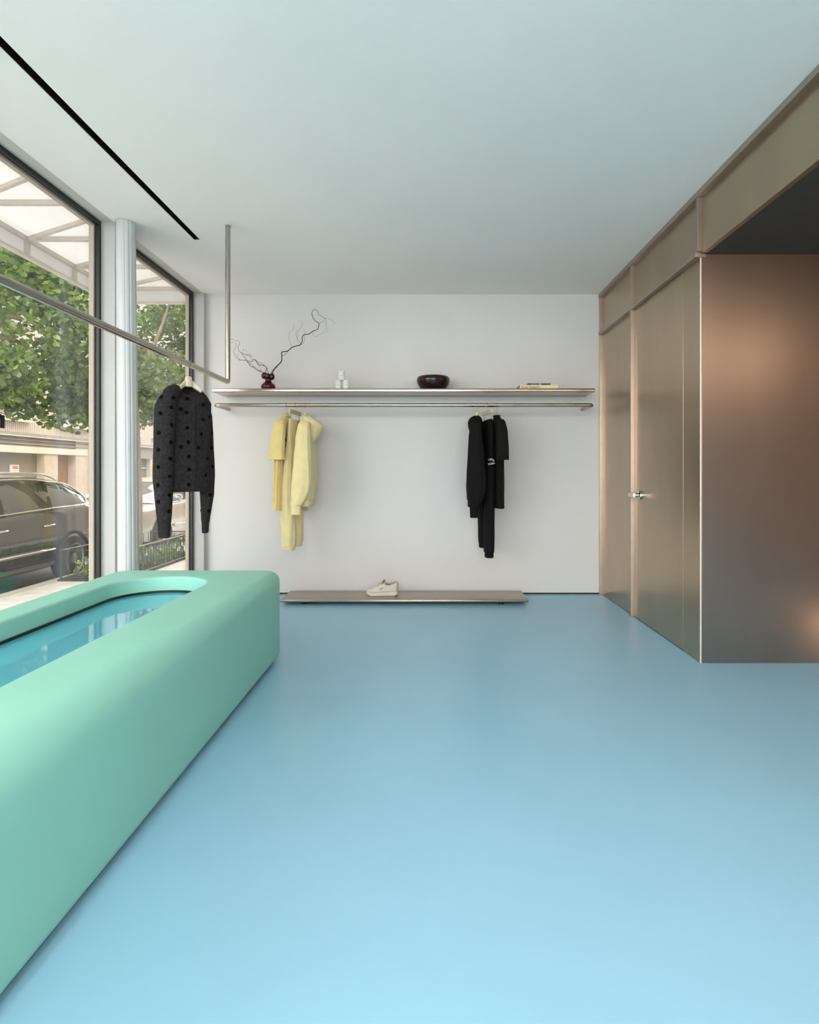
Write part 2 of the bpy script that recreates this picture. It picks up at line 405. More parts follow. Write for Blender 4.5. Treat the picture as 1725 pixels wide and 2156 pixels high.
dr = struct(empty('door_1', (XR, 4.07, 0.0)))
bx('door_leaf', (XR, 3.637, 0.006), (XR+0.03, 4.494, ZR-0.016), 'steel_panel', dr, bevel=0.0012)
hz = 0.95; hy = 4.365
hd = MB().lathe([(0.033, 0), (0.034, 0.005), (0.031, 0.013), (0.016, 0.020), (0.0135, 0.05)], seg=20)
hd.v = [(XR-z, hy+x, hz+y) for x, y, z in hd.v]
rose = hd.build('handle_rose', 'steel_polish', dr, smooth=True, sharp=0.6)
lv = MB().ell([(0, 0, 0.0, 0.014, 0.010, 0), (0, 0, 0.01, 0.0165, 0.012, 0), (0, 0, 0.09, 0.0165, 0.010, 0), (0, 0, 0.108, 0.014, 0.009, 0), (0, 0, 0.114, 0.006, 0.004, 0)], seg=16, p=3)
lv.v = [(XR-0.052+y, hy-0.012+z, hz+x) for x, y, z in lv.v]
lv.build('lever', 'steel_polish', dr, smooth=True, sharp=0.7)
bx('threshold_gap', (XR+0.004, 3.64, 0.0), (XR+0.028, 4.49, 0.005), 'black_gap', dr)

# ---- alcove beyond the steel beam
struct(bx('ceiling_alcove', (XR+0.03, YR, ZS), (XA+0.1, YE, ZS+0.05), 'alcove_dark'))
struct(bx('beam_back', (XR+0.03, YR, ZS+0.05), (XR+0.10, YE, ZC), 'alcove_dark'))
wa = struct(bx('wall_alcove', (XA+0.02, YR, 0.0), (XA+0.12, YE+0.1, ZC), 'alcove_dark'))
for i in range(14):
    y0 = YR + i*0.47
    bx('board', (XA, y0+0.003, 0.0), (XA+0.02, min(y0+0.467, YE-0.003), ZS-0.002), 'walnut', wa)
mat('lamp_ring', (0.05, 0.05, 0.05), 0.4)
emis('lamp_warm', (1.0, 0.66, 0.42), 46.0)
def globe(x, y, r, label):
    t = thing('globe_lamp', (x, y, ZS), label, 'ceiling lamp', 'globe lamps in the alcove')
    MB().lathe([(0.035, 0.0), (0.035, -0.012), (0.012, -0.018), (0.012, -0.03)], (x, y, ZS-0.0005), 24).build('canopy', 'lamp_ring', t, smooth=True, sharp=0.6)
    MB().lathe([(r*math.sin(PI*k/14)+0.0005, r*math.cos(PI*k/14)) for k in range(15)], (x, y, ZS-0.028-r), 24).build('globe', 'lamp_warm', t, smooth=True)
globe(3.30, 0.75, 0.070, 'warm opal globe lamp on the dark alcove ceiling, deeper inside')
globe(2.05, 1.20, 0.095, 'warm opal globe lamp added beside the steel beam to light the alcove floor')  # unseen lamp, added to lift the light on the alcove floor
t = thing('added_glow_globe', (2.78, 2.85, 0.0), 'small warm globe added on the alcove floor for the amber glow in the steel', 'added floor lamp')  # unseen globe, added to make the low amber glow mirrored in the steel
MB().lathe([(0.0, 0.0), (0.05, 0.0), (0.05, 0.012), (0.02, 0.016), (0.0, 0.016)], (2.78, 2.85, 0.0), 24).build('base', 'lamp_ring', t, smooth=True, sharp=0.6)
emis('lamp_amber_glow', (1.0, 0.55, 0.28), 5.0)
MB().lathe([(0.065*math.sin(PI*k/14)+0.0005, -0.065*math.cos(PI*k/14)) for k in range(15)], (2.78, 2.85, 0.078), 24).build('globe', 'lamp_amber_glow', t, smooth=True)

# ---- unseen linear lamps, added over the rear half to brighten the room
mat('lamp_housing', (0.7, 0.7, 0.7), 0.5)
emis('fill_lamp_white', (1.0, 0.885, 0.79), 54.0)
for x, w in ((-0.9, 'left'), (0.1, 'middle'), (1.1, 'right')):
    t = thing('added_fill_lamp', (x, -1.6, ZC), 'slim white linear fill lamp added behind the camera, %s of three' % w, 'ceiling lamp', 'added linear fill lamps at the rear')
    bx('housing', (x-0.05, -2.7, ZC-0.05), (x+0.05, -0.5, ZC-0.0005), 'lamp_housing', t)
    bx('diffuser', (x-0.045, -2.69, ZC-0.058), (x+0.045, -0.51, ZC-0.0505), 'fill_lamp_white', t)

# ---- fluted cast iron column
cb = W(271, 1300, 3.80); ct = W(264.5, 480, 3.80)
cpt = thing('fluted_column', (cb.x, 3.80, 0.0), 'slim white painted fluted iron column between the two street windows', 'column')
N = 160
def cring(z, r, fl):
    k = z/ZC; cx = cb.x+(ct.x-cb.x)*k*k*0.5+(ct.x-cb.x)*k*0.5
    def rr(a):
        d = (a+0.25+PI) % (2*PI)-PI; on = max(0, min(1, (1.05-abs(d))/0.2))
        return r*(1-on*fl*max(0, math.cos(13*d))**3)
    return [(cx+rr(a)*math.cos(a), 3.80+rr(a)*math.sin(a), z) for a in [2*PI*i/N for i in range(N)]]
MB().rings([cring(0.30, 0.064, 0.0), cring(0.32, 0.064, 0.11), cring(1.2, 0.063, 0.11), cring(2.0, 0.061, 0.11), cring(ZC-0.002, 0.059, 0.11)]).build('shaft', 'column_paint', cpt, smooth=True, sharp=0.9)
def pring(z, r): return cring(z, r, 0.0)
MB().rings([pring(0.0, 0.085), pring(0.18, 0.085), pring(0.20, 0.078), pring(0.23, 0.080), pring(0.26, 0.074), pring(0.30, 0.066)]).build('base', 'column_paint', cpt, smooth=True, sharp=0.5)

# ================================================================== GREEN BENCH
def seg_pts(kind):
    """plan outlines, matching point for point: right side, far end, left side, near end"""
    out = []
    if kind == 'in':
        x0, x1, y0, y1 = -1.688, -1.185, 0.55, 3.285; r = (x1-x0)/2; cx = (x0+x1)/2
        for i in range(24): out.append((Vector((x1, y0+r+(y1-y0-2*r)*i/24, 0)), Vector((1, 0, 0))))
        for i in range(40): a = PI*i/40; out.append((Vector((cx+r*math.cos(a), y1-r+r*1.0*math.sin(a), 0)), Vector((math.cos(a), math.sin(a), 0))))
        for i in range(24): out.append((Vector((x0, y1-r-(y1-y0-2*r)*i/24, 0)), Vector((-1, 0, 0))))
        for i in range(40): a = PI+PI*i/40; out.append((Vector((cx+r*math.cos(a), y0+r+r*math.sin(a), 0)), Vector((math.cos(a), math.sin(a), 0))))
    else:
        x0, x1, y0, y1 = -1.90, -0.882, 0.15, 3.545; R = 0.12
        for i in range(24): out.append((Vector((x1, y0+R+(y1-y0-2*R)*i/24, 0)), Vector((1, 0, 0))))
        def end(ca, cb_, s0):
            for i in range(14): a = s0+PI/2*i/14; out.append((Vector((ca[0]+R*math.cos(a), ca[1]+R*math.sin(a), 0)), Vector((math.cos(a), math.sin(a), 0))))
            for i in range(12):
                k = i/12; n = Vector((math.cos(s0+PI/2), math.sin(s0+PI/2), 0))
                out.append((Vector((ca[0]+(cb_[0]-ca[0])*k, ca[1]+(cb_[1]-ca[1])*k, 0))+n*R, n))
            for i in range(14): a = s0+PI/2+PI/2*i/14; out.append((Vector((cb_[0]+R*math.cos(a), cb_[1]+R*math.sin(a), 0)), Vector((math.cos(a), math.sin(a), 0))))
        end((x1-R, y1-R), (x0+R, y1-R), 0.0)
        for i in range(24): out.append((Vector((x0, y1-R-(y1-y0-2*R)*i/24, 0)), Vector((-1, 0, 0))))
        end((x0+R, y0+R), (x1-R, y0+R), PI)
    return out
bn = thing('bench', (-1.39, 1.85, 0.0), 'long mint green rounded bench with a sunken glossy blue oval, beside the window', 'bench')
HB = 0.531; ZG = 0.452
outer = seg_pts('out'); inner = seg_pts('in'); outer = outer[:]; 
assert len(outer) == len(inner), (len(outer), len(inner))
rg = []
def level(fn): rg.append([tuple(fn(i)) for i in range(len(outer))])
def rad(i): return 0.115 - 0.055*max(0, min(1, (outer[i][0].y-0.9)/2.5))
for a in (0, 1, 2, 3, 4):
    th = PI/2*a/4
    level(lambda i: outer[i][0]-outer[i][1]*0.035*(1-math.sin(th)) + Vector((0, 0, 0.022+0.035*(1-math.cos(th)))))
for k in (0.25, 0.5, 0.75):
    level(lambda i: outer[i][0] + Vector((0, 0, 0.057+(HB-rad(i)-0.057)*k)))
for a in range(0, 9):
    th = PI/2*a/8
    level(lambda i: outer[i][0]-outer[i][1]*rad(i)*(1-math.cos(th)) + Vector((0, 0, HB-rad(i)+rad(i)*math.sin(th))))
for k in (0.33, 0.66):
    def f(i):
        a = outer[i][0]-outer[i][1]*rad(i); b = inner[i][0]+inner[i][1]*0.014
        p = a.lerp(b, k); p.z = HB; return p
    level(f)
for a in range(0, 6):
    th = PI/2*a/5
    level(lambda i: inner[i][0]+inner[i][1]*0.014*(1-math.sin(th)) + Vector((0, 0, HB-0.014*(1-math.cos(th)))))
level(lambda i: inner[i][0] + Vector((0, 0, ZG-0.004)))
MB().rings(rg, cap0=False, cap1=False).build('body', 'bench_green', bn, smooth=True)
MB().rings([[tuple(p-n*0.09+Vector((0, 0, z))) for p, n in outer] for z in (0.0, 0.03)]).build('plinth', 'gasket_black', bn)
MB().rings([[tuple(p+n*0.02+Vector((0, 0, z))) for p, n in inner] for z in (0.40, ZG-0.010)]).build('pool_panel', 'pool_blue', bn)
MB().rings([[tuple(p+n*d+Vector((0, 0, z))) for p, n in inner] for d, z in ((0.002, ZG-0.0098), (0.002, ZG+0.002), (-0.008, ZG+0.002), (-0.008, ZG-0.0098))], False, False).build('pool_gasket', 'gasket_black', bn, smooth=False)

# ================================================================== RAILS AND SHELVES
def bend(p0, p1, p2, r, n=8):
    p0, p1, p2 = Vector(p0), Vector(p1), Vector(p2); a = p1+(p0-p1).normalized()*r; b = p1+(p2-p1).normalized()*r
    return [a*(1-t)**2+2*p1*t*(1-t)+b*t*t for t in [i/n for i in range(n+1)]]
RX, RY, RZ = -1.332, 3.85, 1.722
rl = thing('hanging_rail', (RX, 2.3, ZC), 'brushed steel tube rail dropped from the ceiling over the bench', 'clothes rail')
pth = [Vector((RX, 0.55, ZC))] + bend((RX, 0.55, ZC), (RX, 0.55, RZ), (RX, RY, RZ), 0.04) + bend((RX, 0.55, RZ), (RX, RY, RZ), (RX, RY, ZC), 0.022) + [Vector((RX, RY, ZC-0.001))]
MB().tube(pth, 0.0165, 20).build('tube', 'steel_tube', rl, smooth=True, sharp=0.8)
MB().lathe([(0.0185, 0), (0.0185, 0.003), (0.0166, 0.004)], (RX, RY, ZC-0.005), 20).build('ceiling_collar', 'steel_tube', rl, smooth=True, sharp=0.5)

sh = thing('wall_shelf', (-0.215, YB, 1.816), 'long thin brushed steel shelf high on the back wall', 'shelf')
MB().box((-1.873, 5.0, 1.816), (1.443, YB-0.0005, 1.847)).build('slab', 'steel_tube', sh, bevel=0.007, bseg=3, smooth=True, sharp=0.9)
wrl = thing('wall_rail', (-0.2, YB, 1.70), 'steel tube clothes rail with bent ends below the long wall shelf', 'clothes rail')
q0, q1, q2, q3 = (-1.838, YB, 1.702), (-1.838, 5.0, 1.702), (1.416, 5.0, 1.702), (1.416, YB, 1.702)
MB().tube([Vector(q0)]+bend(q0, q1, q2, 0.035)+bend(q1, q2, q3, 0.035)+[Vector(q3)], 0.0165, 20).build('tube', 'steel_tube', wrl, smooth=True, sharp=0.8)

pk = thing('floor_plinth', (-0.2, 5.07, 0.0), 'low flat bronze steel display plank on the floor by the back wall', 'display plank')
MB().box((-1.25, 4.88, 0.026), (0.845, 5.26, 0.05)).build('slab', 'steel_bronze', pk, bevel=0.007, bseg=3, smooth=True, sharp=0.9)
for x in (-1.06, 0.62):
    for y in (4.95, 5.19):
        MB().lathe([(0.022, 0), (0.022, 0.027)], (x, y, 0), 16).build('foot', 'black_gap', pk)

# ================================================================== THINGS ON THE SHELF
SZ = 1.847
# ---- vase
vx, vy = W(565, 800, 5.15).x, 5.15
va = thing('vase', (vx, vy, SZ), 'small glossy oxblood red vase with a lobed mouth, holding bare branches', 'vase')
MB().lathe([(0.0, 0.0), (0.042, 0.0), (0.048, 0.004), (0.060, 0.020), (0.064, 0.036), (0.060, 0.050), (0.046, 0.064), (0.032, 0.076), (0.025, 0.088), (0.026, 0.098), (0.033, 0.110), (0.035, 0.120), (0.030, 0.126), (0.020, 0.122), (0.014, 0.110), (0.0, 0.104)], (vx, vy, SZ), 48).build('vessel', 'oxblood_glaze', va, smooth=True)
for a, r_, zz, rr_ in ((-2.75, 0.034, 0.132, 0.026), (-0.35, 0.036, 0.124, 0.027), (-1.55, 0.032, 0.126, 0.022), (1.0, 0.033, 0.128, 0.025), (2.2, 0.033, 0.128, 0.025)):
    MB().lathe([(rr_*math.sin(PI*k/10)+0.0002, -rr_*1.15*math.cos(PI*k/10)) for k in range(11)], (vx+r_*math.cos(a), vy+r_*math.sin(a), SZ+zz), 18).build('mouth_lobe', 'oxblood_glaze', va, smooth=True)
# ---- branches, each sprig a stem with its twigs
def sprig(label, paths, ybase):
    b = thing('bare_branch', (vx, vy, SZ+0.11), label, 'branch', 'bare curly branches in the red vase')
    for i, (r0, r1, pts) in enumerate(paths):
        P = []
        for j, (x, y) in enumerate(pts):
            t = j/max(1, len(pts)-1)
            Y = ybase[0]+(ybase[1]-ybase[0])*min(1, abs(x-720)/600) + 0.02*math.sin(i*1.7+j*0.9)*min(1, (i > 0)*1+0.3)
            P.append(W(440+x/5.75, 620+y/5.75, Y))
        P = smooth_path(P, 5)
        n = len(P); rr = [r0+(r1-r0)*k/(n-1) for k in range(n)]
        P = [p+Vector((noise.noise(p*40), noise.noise(p*40+Vector((9, 0, 0))), noise.noise(p*40+Vector((0, 9, 0)))))*0.003 for p in P]
        MB().tube(P, rr, 6).build('stem' if r0 > 0.0022 else 'twig', 'branch_bark' if r0 > 0.0015 else 'twig_bark', b, smooth=True)
sprig('tall bare curly branch leaning right out of the red vase', [
 (.0050, .0016, [(748, 1005), (770, 950), (785, 915), (820, 870), (870, 820), (885, 770), (880, 710), (900, 695), (950, 685), (1000, 645), (1060, 625), (1110, 605), (1130, 560), (1140, 495), (1215, 475), (1255, 445), (1315, 425), (1330, 390), (1330, 350), (1280, 310), (1255, 265), (1247, 215), (1275, 180), (1310, 200), (1330, 240), (1370, 268), (1410, 290)]),
 (.0014, .0009, [(1330, 350), (1380, 325), (1410, 290), (1470, 300), (1510, 335), (1535, 352)]),
 (.0012, .0009, [(1410, 290), (1420, 370), (1425, 430), (1445, 460)]),
 (.0012, .0009, [(1258, 447), (1265, 490), (1290, 510), (1350, 480), (1395, 450), (1400, 430)]),
 (.0014, .0009, [(1000, 645), (985, 580), (968, 530), (975, 460), (1020, 420), (1035, 365)]),
 (.0014, .0009, [(1085, 605), (1070, 540), (1055, 490), (1060, 430)]),
 (.0014, .0009, [(1112, 590), (1070, 520), (1085, 440), (1125, 380), (1130, 335), (1100, 325)]),
 (.0014, .0009, [(1110, 608), (1150, 590), (1160, 500), (1165, 460), (1140, 430)]),
 (.0018, .0012, [(885, 742), (940, 715), (960, 682)]),
 (.0016, .0010, [(752, 960), (770, 910), (820, 885), (850, 840)])], (5.15, 5.10))
sprig('low tangled bare branch leaning left out of the red vase', [
 (.0032, .0010, [(700, 1000), (640, 940), (590, 920), (545, 885), (510, 870), (470, 820), (430, 760), (400, 715), (370, 690), (350, 640), (370, 580), (320, 555), (255, 540)]),
 (.0030, .0009, [(705, 1000), (690, 935), (695, 890), (660, 860), (600, 850), (570, 800), (545, 790), (510, 815), (460, 800), (400, 795), (375, 795), (330, 765), (300, 690), (325, 640), (325, 580), (250, 590)]),
 (.0022, .0013, [(725, 990), (715, 930), (690, 880), (630, 830), (580, 815), (555, 790)]),
 (.0018, .0012, [(400, 715), (450, 725), (500, 745), (515, 770), (540, 795)]),
 (.0014, .0009, [(450, 735), (480, 745), (515, 745), (500, 720), (470, 715)]),
 (.0014, .0010, [(630, 930), (615, 870), (590, 830)]),
 (.0020, .0016, [(460, 810), (520, 850), (570, 890), (635, 935)]),
 (.0014, .0009, [(375, 790), (345, 750), (340, 715)]),
 (.0013, .0009, [(400, 715), (420, 665), (450, 675), (460, 700)])], (5.15, 5.12))
# ---- jars
def jar(x, y, z, label):
    j = thing('candle_jar', (x, y, z), label, 'jar', 'white jars in a little pyramid')
    MB().lathe([(0.0, 0.0), (0.027, 0.0), (0.029, 0.002), (0.029, 0.0765), (0.0275, 0.079), (0.025, 0.078), (0.024, 0.070), (0.0, 0.069)], (x, y, z), 28).build('body', 'jar_white', j, smooth=True, sharp=0.7)
    lb = MB()
    for k in range(4):
        a0 = -PI/2-0.26+k*0.13
        lb.add([(x+0.0293*math.cos(a), y+0.0293*math.sin(a), z+h) for a, h in ((a0, 0.036), (a0+0.10, 0.036), (a0+0.10, 0.040-0.0015*(k % 2)), (a0, 0.040-0.0015*(k % 2)))], [(0, 1, 2, 3)])
    lb.build('label_print', 'ink_dark', j)
jar(W(713, 810, 5.09).x, 5.09, SZ, 'white candle jar at the lower left of the jar pyramid')
jar(W(729.5, 810, 5.06).x, 5.06, SZ, 'white candle jar at the lower right of the jar pyramid')
jar(W(720, 790, 5.075).x, 5.075, SZ+0.0795, 'white candle jar resting on top of the other two')
# ---- bowl
bxx = W(912.5, 800, 5.17).x
MB().lathe([(0.0, 0.0), (0.085, 0.0), (0.093, 0.003), (0.118, 0.026), (0.140, 0.060), (0.149, 0.090), (0.146, 0.112), (0.138, 0.124), (0.133, 0.126), (0.128, 0.122), (0.132, 0.100), (0.120, 0.060), (0.080, 0.022), (0.0, 0.016)], (bxx, 5.17, SZ), 56).build('bowl', 'bowl_lacquer', None, smooth=True)
tag(bpy.data.objects['bowl'], 'wide dark brown lacquered bowl in the middle of the wall shelf', 'bowl')
# ---- books
def book(x0, x1, y0, y1, z0, z1, label, spine, cover, nm):
    b = thing(nm, ((x0+x1)/2, (y0+y1)/2, z0), label, 'book')
    c = 0.0022
    bx('cover', (x0, y0+0.003, z0), (x1, y1, z0+c), cover, b); bx('cover', (x0, y0+0.003, z1-c), (x1, y1, z1), cover, b)
    bx('spine', (x0, y0, z0), (x1, y0+0.003, z1), spine, b)
    bx('page_block', (x0+0.004, y0+0.003, z0+c), (x1-0.004, y1-0.005, z1-c), 'book_pages', b)
    return b
b1x0, b1x1 = W(1095, 815, 5.03).x, W(1175, 815, 5.03).x
bk = book(b1x0, b1x1, 5.03, 5.29, SZ, SZ+0.034, 'large cream spined art book lying flat at the shelf end', 'book_cream', 'book_black', 'art_book')
text_obj('spine_title', 'Isamu Noguchi', 0.027, 'ink_brown', bk, Matrix.Translation((W(1117, 0, 5.03).x, 5.0296, SZ+0.017)) @ Matrix.Rotation(PI/2, 4, 'X'))
b2x0, b2x1 = W(1111.5, 815, 5.05).x, W(1160, 815, 5.05).x
bk2 = book(b2x0, b2x1, 5.05, 5.20, SZ+0.034, SZ+0.050, 'small thin black book lying on the cream art book', 'book_black', 'book_black', 'paperback_book')
mp_ = MB(); f5 = lambda u: W(u, 0, 5.05).x
mp_.box((f5(1134.5), 5.0494, SZ+0.040), (f5(1140), 5.05, SZ+0.047)); mp_.build('spine_label', 'sign_grey', bk2)
bx('spine_print', (f5(1118), 5.0494, SZ+0.041), (f5(1132), 5.05, SZ+0.0435), 'book_pages', bk2); bx('spine_print', (f5(1155), 5.0494, SZ+0.041), (f5(1158), 5.05, SZ+0.0425), 'book_pages', bk2)

# ================================================================== SHOE
sx0 = W(772, 0, 5.06).x; SL = 0.274; sy = 5.06; sz = 0.0505
shoe = thing('sneaker', (sx0+SL/2, sy, sz), 'single cream suede sneaker with a thick ridged sole on the floor plank', 'shoe')
def halfw(t):   # plan half width along the foot, toe at 0, heel at 1
    return 0.049*interp([(0, 0.0), (0.02, 0.36), (0.08, 0.70), (0.20, 0.96), (0.33, 1.0), (0.5, 0.88), (0.68, 0.76), (0.85, 0.74), (0.95, 0.60), (0.99, 0.35), (1, 0.0)], t)[0]
NS = 48; st = [0.5-0.5*math.cos(PI*i/NS) for i in range(NS+1)]
rg = []
for t in st:
    w = max(0.0015, halfw(t))*1.06; x = sx0+SL*t; lift = 0.010*max(0, (0.16-t)/0.16)**1.5
    top = 0.030+0.008*max(0, (0.14-t)/0.14) + 0.010*max(0, (t-0.5)/0.5)
    rg.append([(x, sy-w, sz+lift+0.006), (x, sy-w*1.0, sz+top), (x, sy-w*0.7, sz+top+0.004), (x, sy+w*0.7, sz+top+0.004), (x, sy+w, sz+top), (x, sy+w, sz+lift+0.006)])
MB().rings(rg).build('sole', 'rubber_cream', shoe, smooth=True, sharp=0.8)
for i in range(17):
    t = 0.10+0.05*i; w = halfw(t)*1.03; x = sx0+SL*t; lift = 0.010*max(0, (0.16-t)/0.16)**1.5
    bx('tread_lug', (x-0.0042, sy-w, sz+lift), (x+0.0042, sy+w, sz+lift+0.0065), 'rubber_cream', shoe)
topz = [(0, 0.034), (0.05, 0.055), (0.15, 0.066), (0.28, 0.074), (0.40, 0.092), (0.52, 0.112), (0.565, 0.119), (0.62, 0.098), (0.72, 0.093), (0.85, 0.106), (0.95, 0.118), (1.0, 0.118)]
rg = []; NSEG = 10
for t in st:
    w = max(0.001, halfw(t)); x = sx0+SL*t; zt = interp(topz, t)[0]; zb = 0.028
    dip = 0.062*max(0, min(1, (t-0.545)/0.03))*max(0, min(1, (0.99-t)/0.02))
    lean = -0.0  # heel counter stands upright
    half = []
    for k in range(NSEG+1):
        s = k/NSEG
        if dip < 0.004:
            a = s*PI/2; yy = w*math.cos(a)**(0.75); zz = zb+(zt-zb)*math.sin(a)**0.8
        else:
            wi = max(0.0006, w-0.007)
            if s <= 0.5: q = s/0.5; yy = w*(1-0.18*q*q); zz = zb+(zt-zb)*q
            else: q = (s-0.5)/0.5; yy = (wi*0.82)*(1-q*0.999); zz = zt-dip*min(1, q*2.2)
        half.append((yy, zz))
    ring = [(x, sy-y, sz+z) for y, z in half] + [(x, sy+y, sz+z) for y, z in reversed(half[:-1])]
    rg.append(ring)
MB().rings(rg).build('upper', 'suede_cream', shoe, smooth=True)
xs = lambda t: sx0+SL*t
tg = MB().rings([[(xs(t)+dx, sy+y, sz+z+dz) for y, dx, dz in ((-w_, 0, 0), (0, -0.004, 0.006), (w_, 0, 0), (0, 0.006, -0.002))] for t, z, w_ in ((0.42, 0.092, 0.018), (0.52, 0.114, 0.020), (0.57, 0.126, 0.019), (0.59, 0.129, 0.012))])
tg.build('tongue', 'suede_shadow', shoe, smooth=True)
for i in range(5):
    t = 0.33+0.045*i; z0 = interp(topz, t)[0]
    MB().tube(smooth_path([(xs(t), sy-0.026, sz+z0-0.008), (xs(t+0.012), sy-0.010, sz+z0+0.006), (xs(t+0.02), sy+0.010, sz+z0+0.006), (xs(t+0.03), sy+0.026, sz+z0-0.006)], 4), 0.0022, 6).build('lace', 'suede_cream', shoe, smooth=True)
MB().tube(smooth_path([(xs(0.50), sy-0.030, sz+0.100), (xs(0.535), sy-0.022, sz+0.116), (xs(0.555), sy-0.012, sz+0.130), (xs(0.60), sy-0.010, sz+0.137)], 4), 0.0026, 6).build('lace_end', 'lace_olive', shoe, smooth=True)
MB().tube(smooth_path([(xs(0.52), sy-0.020, sz+0.121), (xs(0.545), sy-0.004, sz+0.131), (xs(0.575), sy+0.006, sz+0.124), (xs(0.55), sy-0.012, sz+0.117)], 4), 0.003, 6).build('lace_knot', 'lace_olive', shoe, smooth=True)
MB().bar((xs(0.435), sy-0.0445, sz+0.056), (xs(0.53), sy-0.0405, sz+0.074), 0.002, 0.0045).build('side_tag', 'lace_olive', shoe)
bx('heel_patch', (xs(0.975), sy-0.016, sz+0.035), (xs(1.0)+0.002, sy+0.016, sz+0.105), 'suede_shadow', shoe)

ln = MB(); row = []
for k in range(15):
    t = 0.60+0.36*k/14; w = (max(0.001, halfw(t))-0.0085)*0.80; zt = interp(topz, t)[0]
    row += [(xs(t), sy+w, sz+zt-0.0015), (xs(t), sy+w*0.9, sz+zt-0.03)]
ln.add(row, [(2*k, 2*k+1, 2*k+3, 2*k+2) for k in range(14)]).build('collar_shade', 'suede_shadow', shoe, smooth=True)  # dark strip paints the shade on the inner side of the collar
wt = []
for k in range(25):
    t = 0.05+0.93*k/24; w = halfw(t)*1.065; wt.append((xs(t), sy-w-0.0004, sz+0.034+0.008*max(0, (0.14-t)/0.14)+0.010*max(0, (t-0.5)/0.5)))
MB().tube(wt, 0.0011, 5).build('welt_seam', 'suede_shadow', shoe)
MB().tube(smooth_path([(xs(0.08), sy-halfw(0.08)*0.80, sz+0.058), (xs(0.17), sy-halfw(0.17)*0.86, sz+0.054), (xs(0.27), sy-halfw(0.27)*0.80, sz+0.058), (xs(0.31), sy-halfw(0.31)*0.60, sz+0.070)], 4), 0.0011, 5).build('toe_seam', 'suede_shadow', shoe)

# ================================================================== HANGERS AND CLOTHES
def frame_of(hook, a):
    h = Vector((-math.sin(a), -math.cos(a), 0)); p = Vector((math.cos(a), -math.sin(a), 0)); o = Vector(hook)
    return lambda lx, ly, z: Vector((o.x, o.y, 0)) + h*lx + p*ly + Vector((0, 0, z))
def hook_wire(T, zr, ztop, rr, flip=1):
    """hook over a rail whose axis is at height zr"""
    pts = [T(0, 0, ztop)]
    pts += [T(-0.0*1, 0, zr-rr-0.02)]
    R = rr+0.003
    for k in range(0, 9):
        a = -PI/2+PI*1.25*k/8
        pts.append(T(-flip*R*math.cos(a) if False else flip*R*math.cos(a), 0, zr+R*math.sin(a)))
    return pts
def hanger(hook, a, zr, znk, half, label, group, slope=0.095, wood='wood_hanger', hook_a=None):
    T = frame_of(hook, a); TH = T if hook_a is None else frame_of(hook, hook_a)
    hg = thing('clothes_hanger', (hook[0], hook[1], znk), label, 'hanger', group)
    MB().tube(smooth_path(hook_wire(TH, zr, znk, 0.0165), 3), 0.0017, 8).build('hook', 'hook_wire', hg, smooth=True)
    m = MB(); rg = []
    for i in range(25):
        s = -1+2*i/24; zz = znk-0.012-slope*abs(s)**1.35+0.012*max(0, 1-abs(s)*6)
        hh = 0.020*(1-0.45*abs(s)); tt = 0.0075+0.010*abs(s)**2
        if abs(s) > 0.97: hh *= 0.6; tt *= 0.6
        ly = 0.020*abs(s)**2
        rg.append([T(half*s, ly+tt*cx_, zz+hh*cz_) for cx_, cz_ in ((-1, -0.7), (-0.7, -1), (0.7, -1), (1, -0.7), (1, 0.7), (0.7, 1), (-0.7, 1), (-1, 0.7))])
    m.rings(rg).build('yoke', wood, hg, smooth=True, sharp=0.8)
    nk = MB().ell([(*T(0, 0, znk-0.04), 0.018, 0.021, -a), (*T(0, 0, znk-0.01), 0.017, 0.020, -a), (*T(0, 0, znk+0.014), 0.013, 0.016, -a), (*T(0, 0, znk+0.018), 0.008, 0.010, -a)], 16, p=3)
    nk.build('neck_block', wood, hg, smooth=True, sharp=0.8)
    return hg
def clip_hanger(hook, a, zr, zbar, half, zwaist, label, group):
    T = frame_of(hook, a)
    hg = thing('clip_hanger', (hook[0], hook[1], zbar), label, 'hanger', group)
    MB().tube(smooth_path(hook_wire(T, zr, zbar, 0.0165), 3), 0.0017, 8).build('hook', 'hook_wire', hg, smooth=True)
    m = MB(); q = []
    for lx in (-half, half):
        q += [T(lx, -0.006, zbar-0.018), T(lx, 0.006, zbar-0.018), T(lx, 0.006, zbar+0.018), T(lx, -0.006, zbar+0.018)]
    m.add(q, [(0, 3, 2, 1), (4, 5, 6, 7), (0, 1, 5, 4), (1, 2, 6, 5), (2, 3, 7, 6), (3, 0, 4, 7)]).build('bar', 'wood_hanger', hg, bevel=0.003)
    for s in (-0.72, 0.72):
        MB().tube([T(half*s-0.012, 0, zbar-0.01), T(half*s-0.008, 0, zwaist+0.004), T(half*s-0.006, 0, zwaist-0.02)], 0.0016, 6).build('clip_wire', 'hook_wire', hg)
        MB().tube([T(half*s+0.012, 0, zbar-0.01), T(half*s+0.008, 0, zwaist+0.004), T(half*s+0.006, 0, zwaist-0.02)], 0.0016, 6).build('clip_wire', 'hook_wire', hg)
        MB().tube([T(half*s-0.018, -0.012, zwaist-0.004), T(half*s+0.018, -0.012, zwaist-0.004)], 0.003, 6).build('clip', 'hook_wire', hg)
    return hg
def loft(T, a, secs, n=26, seg=28, wob=0.10, wsc=7.0, seed=1.0, cap0=True, cap1=True, p=2.3):
    """secs: (z, lx, ly, r_lx, r_ly), from top to bottom"""
    tab = sorted([(-s[0], *s[1:]) for s in secs]); z0, z1 = tab[0][0], tab[-1][0]; out = []
    for i in range(n+1):
        zz = z0+(z1-z0)*i/n; lx, ly, rx, ry = interp(tab, zz); c = T(lx, ly, -zz)
        out.append((c.x, c.y, c.z, ry, rx, -a))
    return MB().ell(out, max(seg, 64), wob, wsc, seed, cap0, cap1, p)
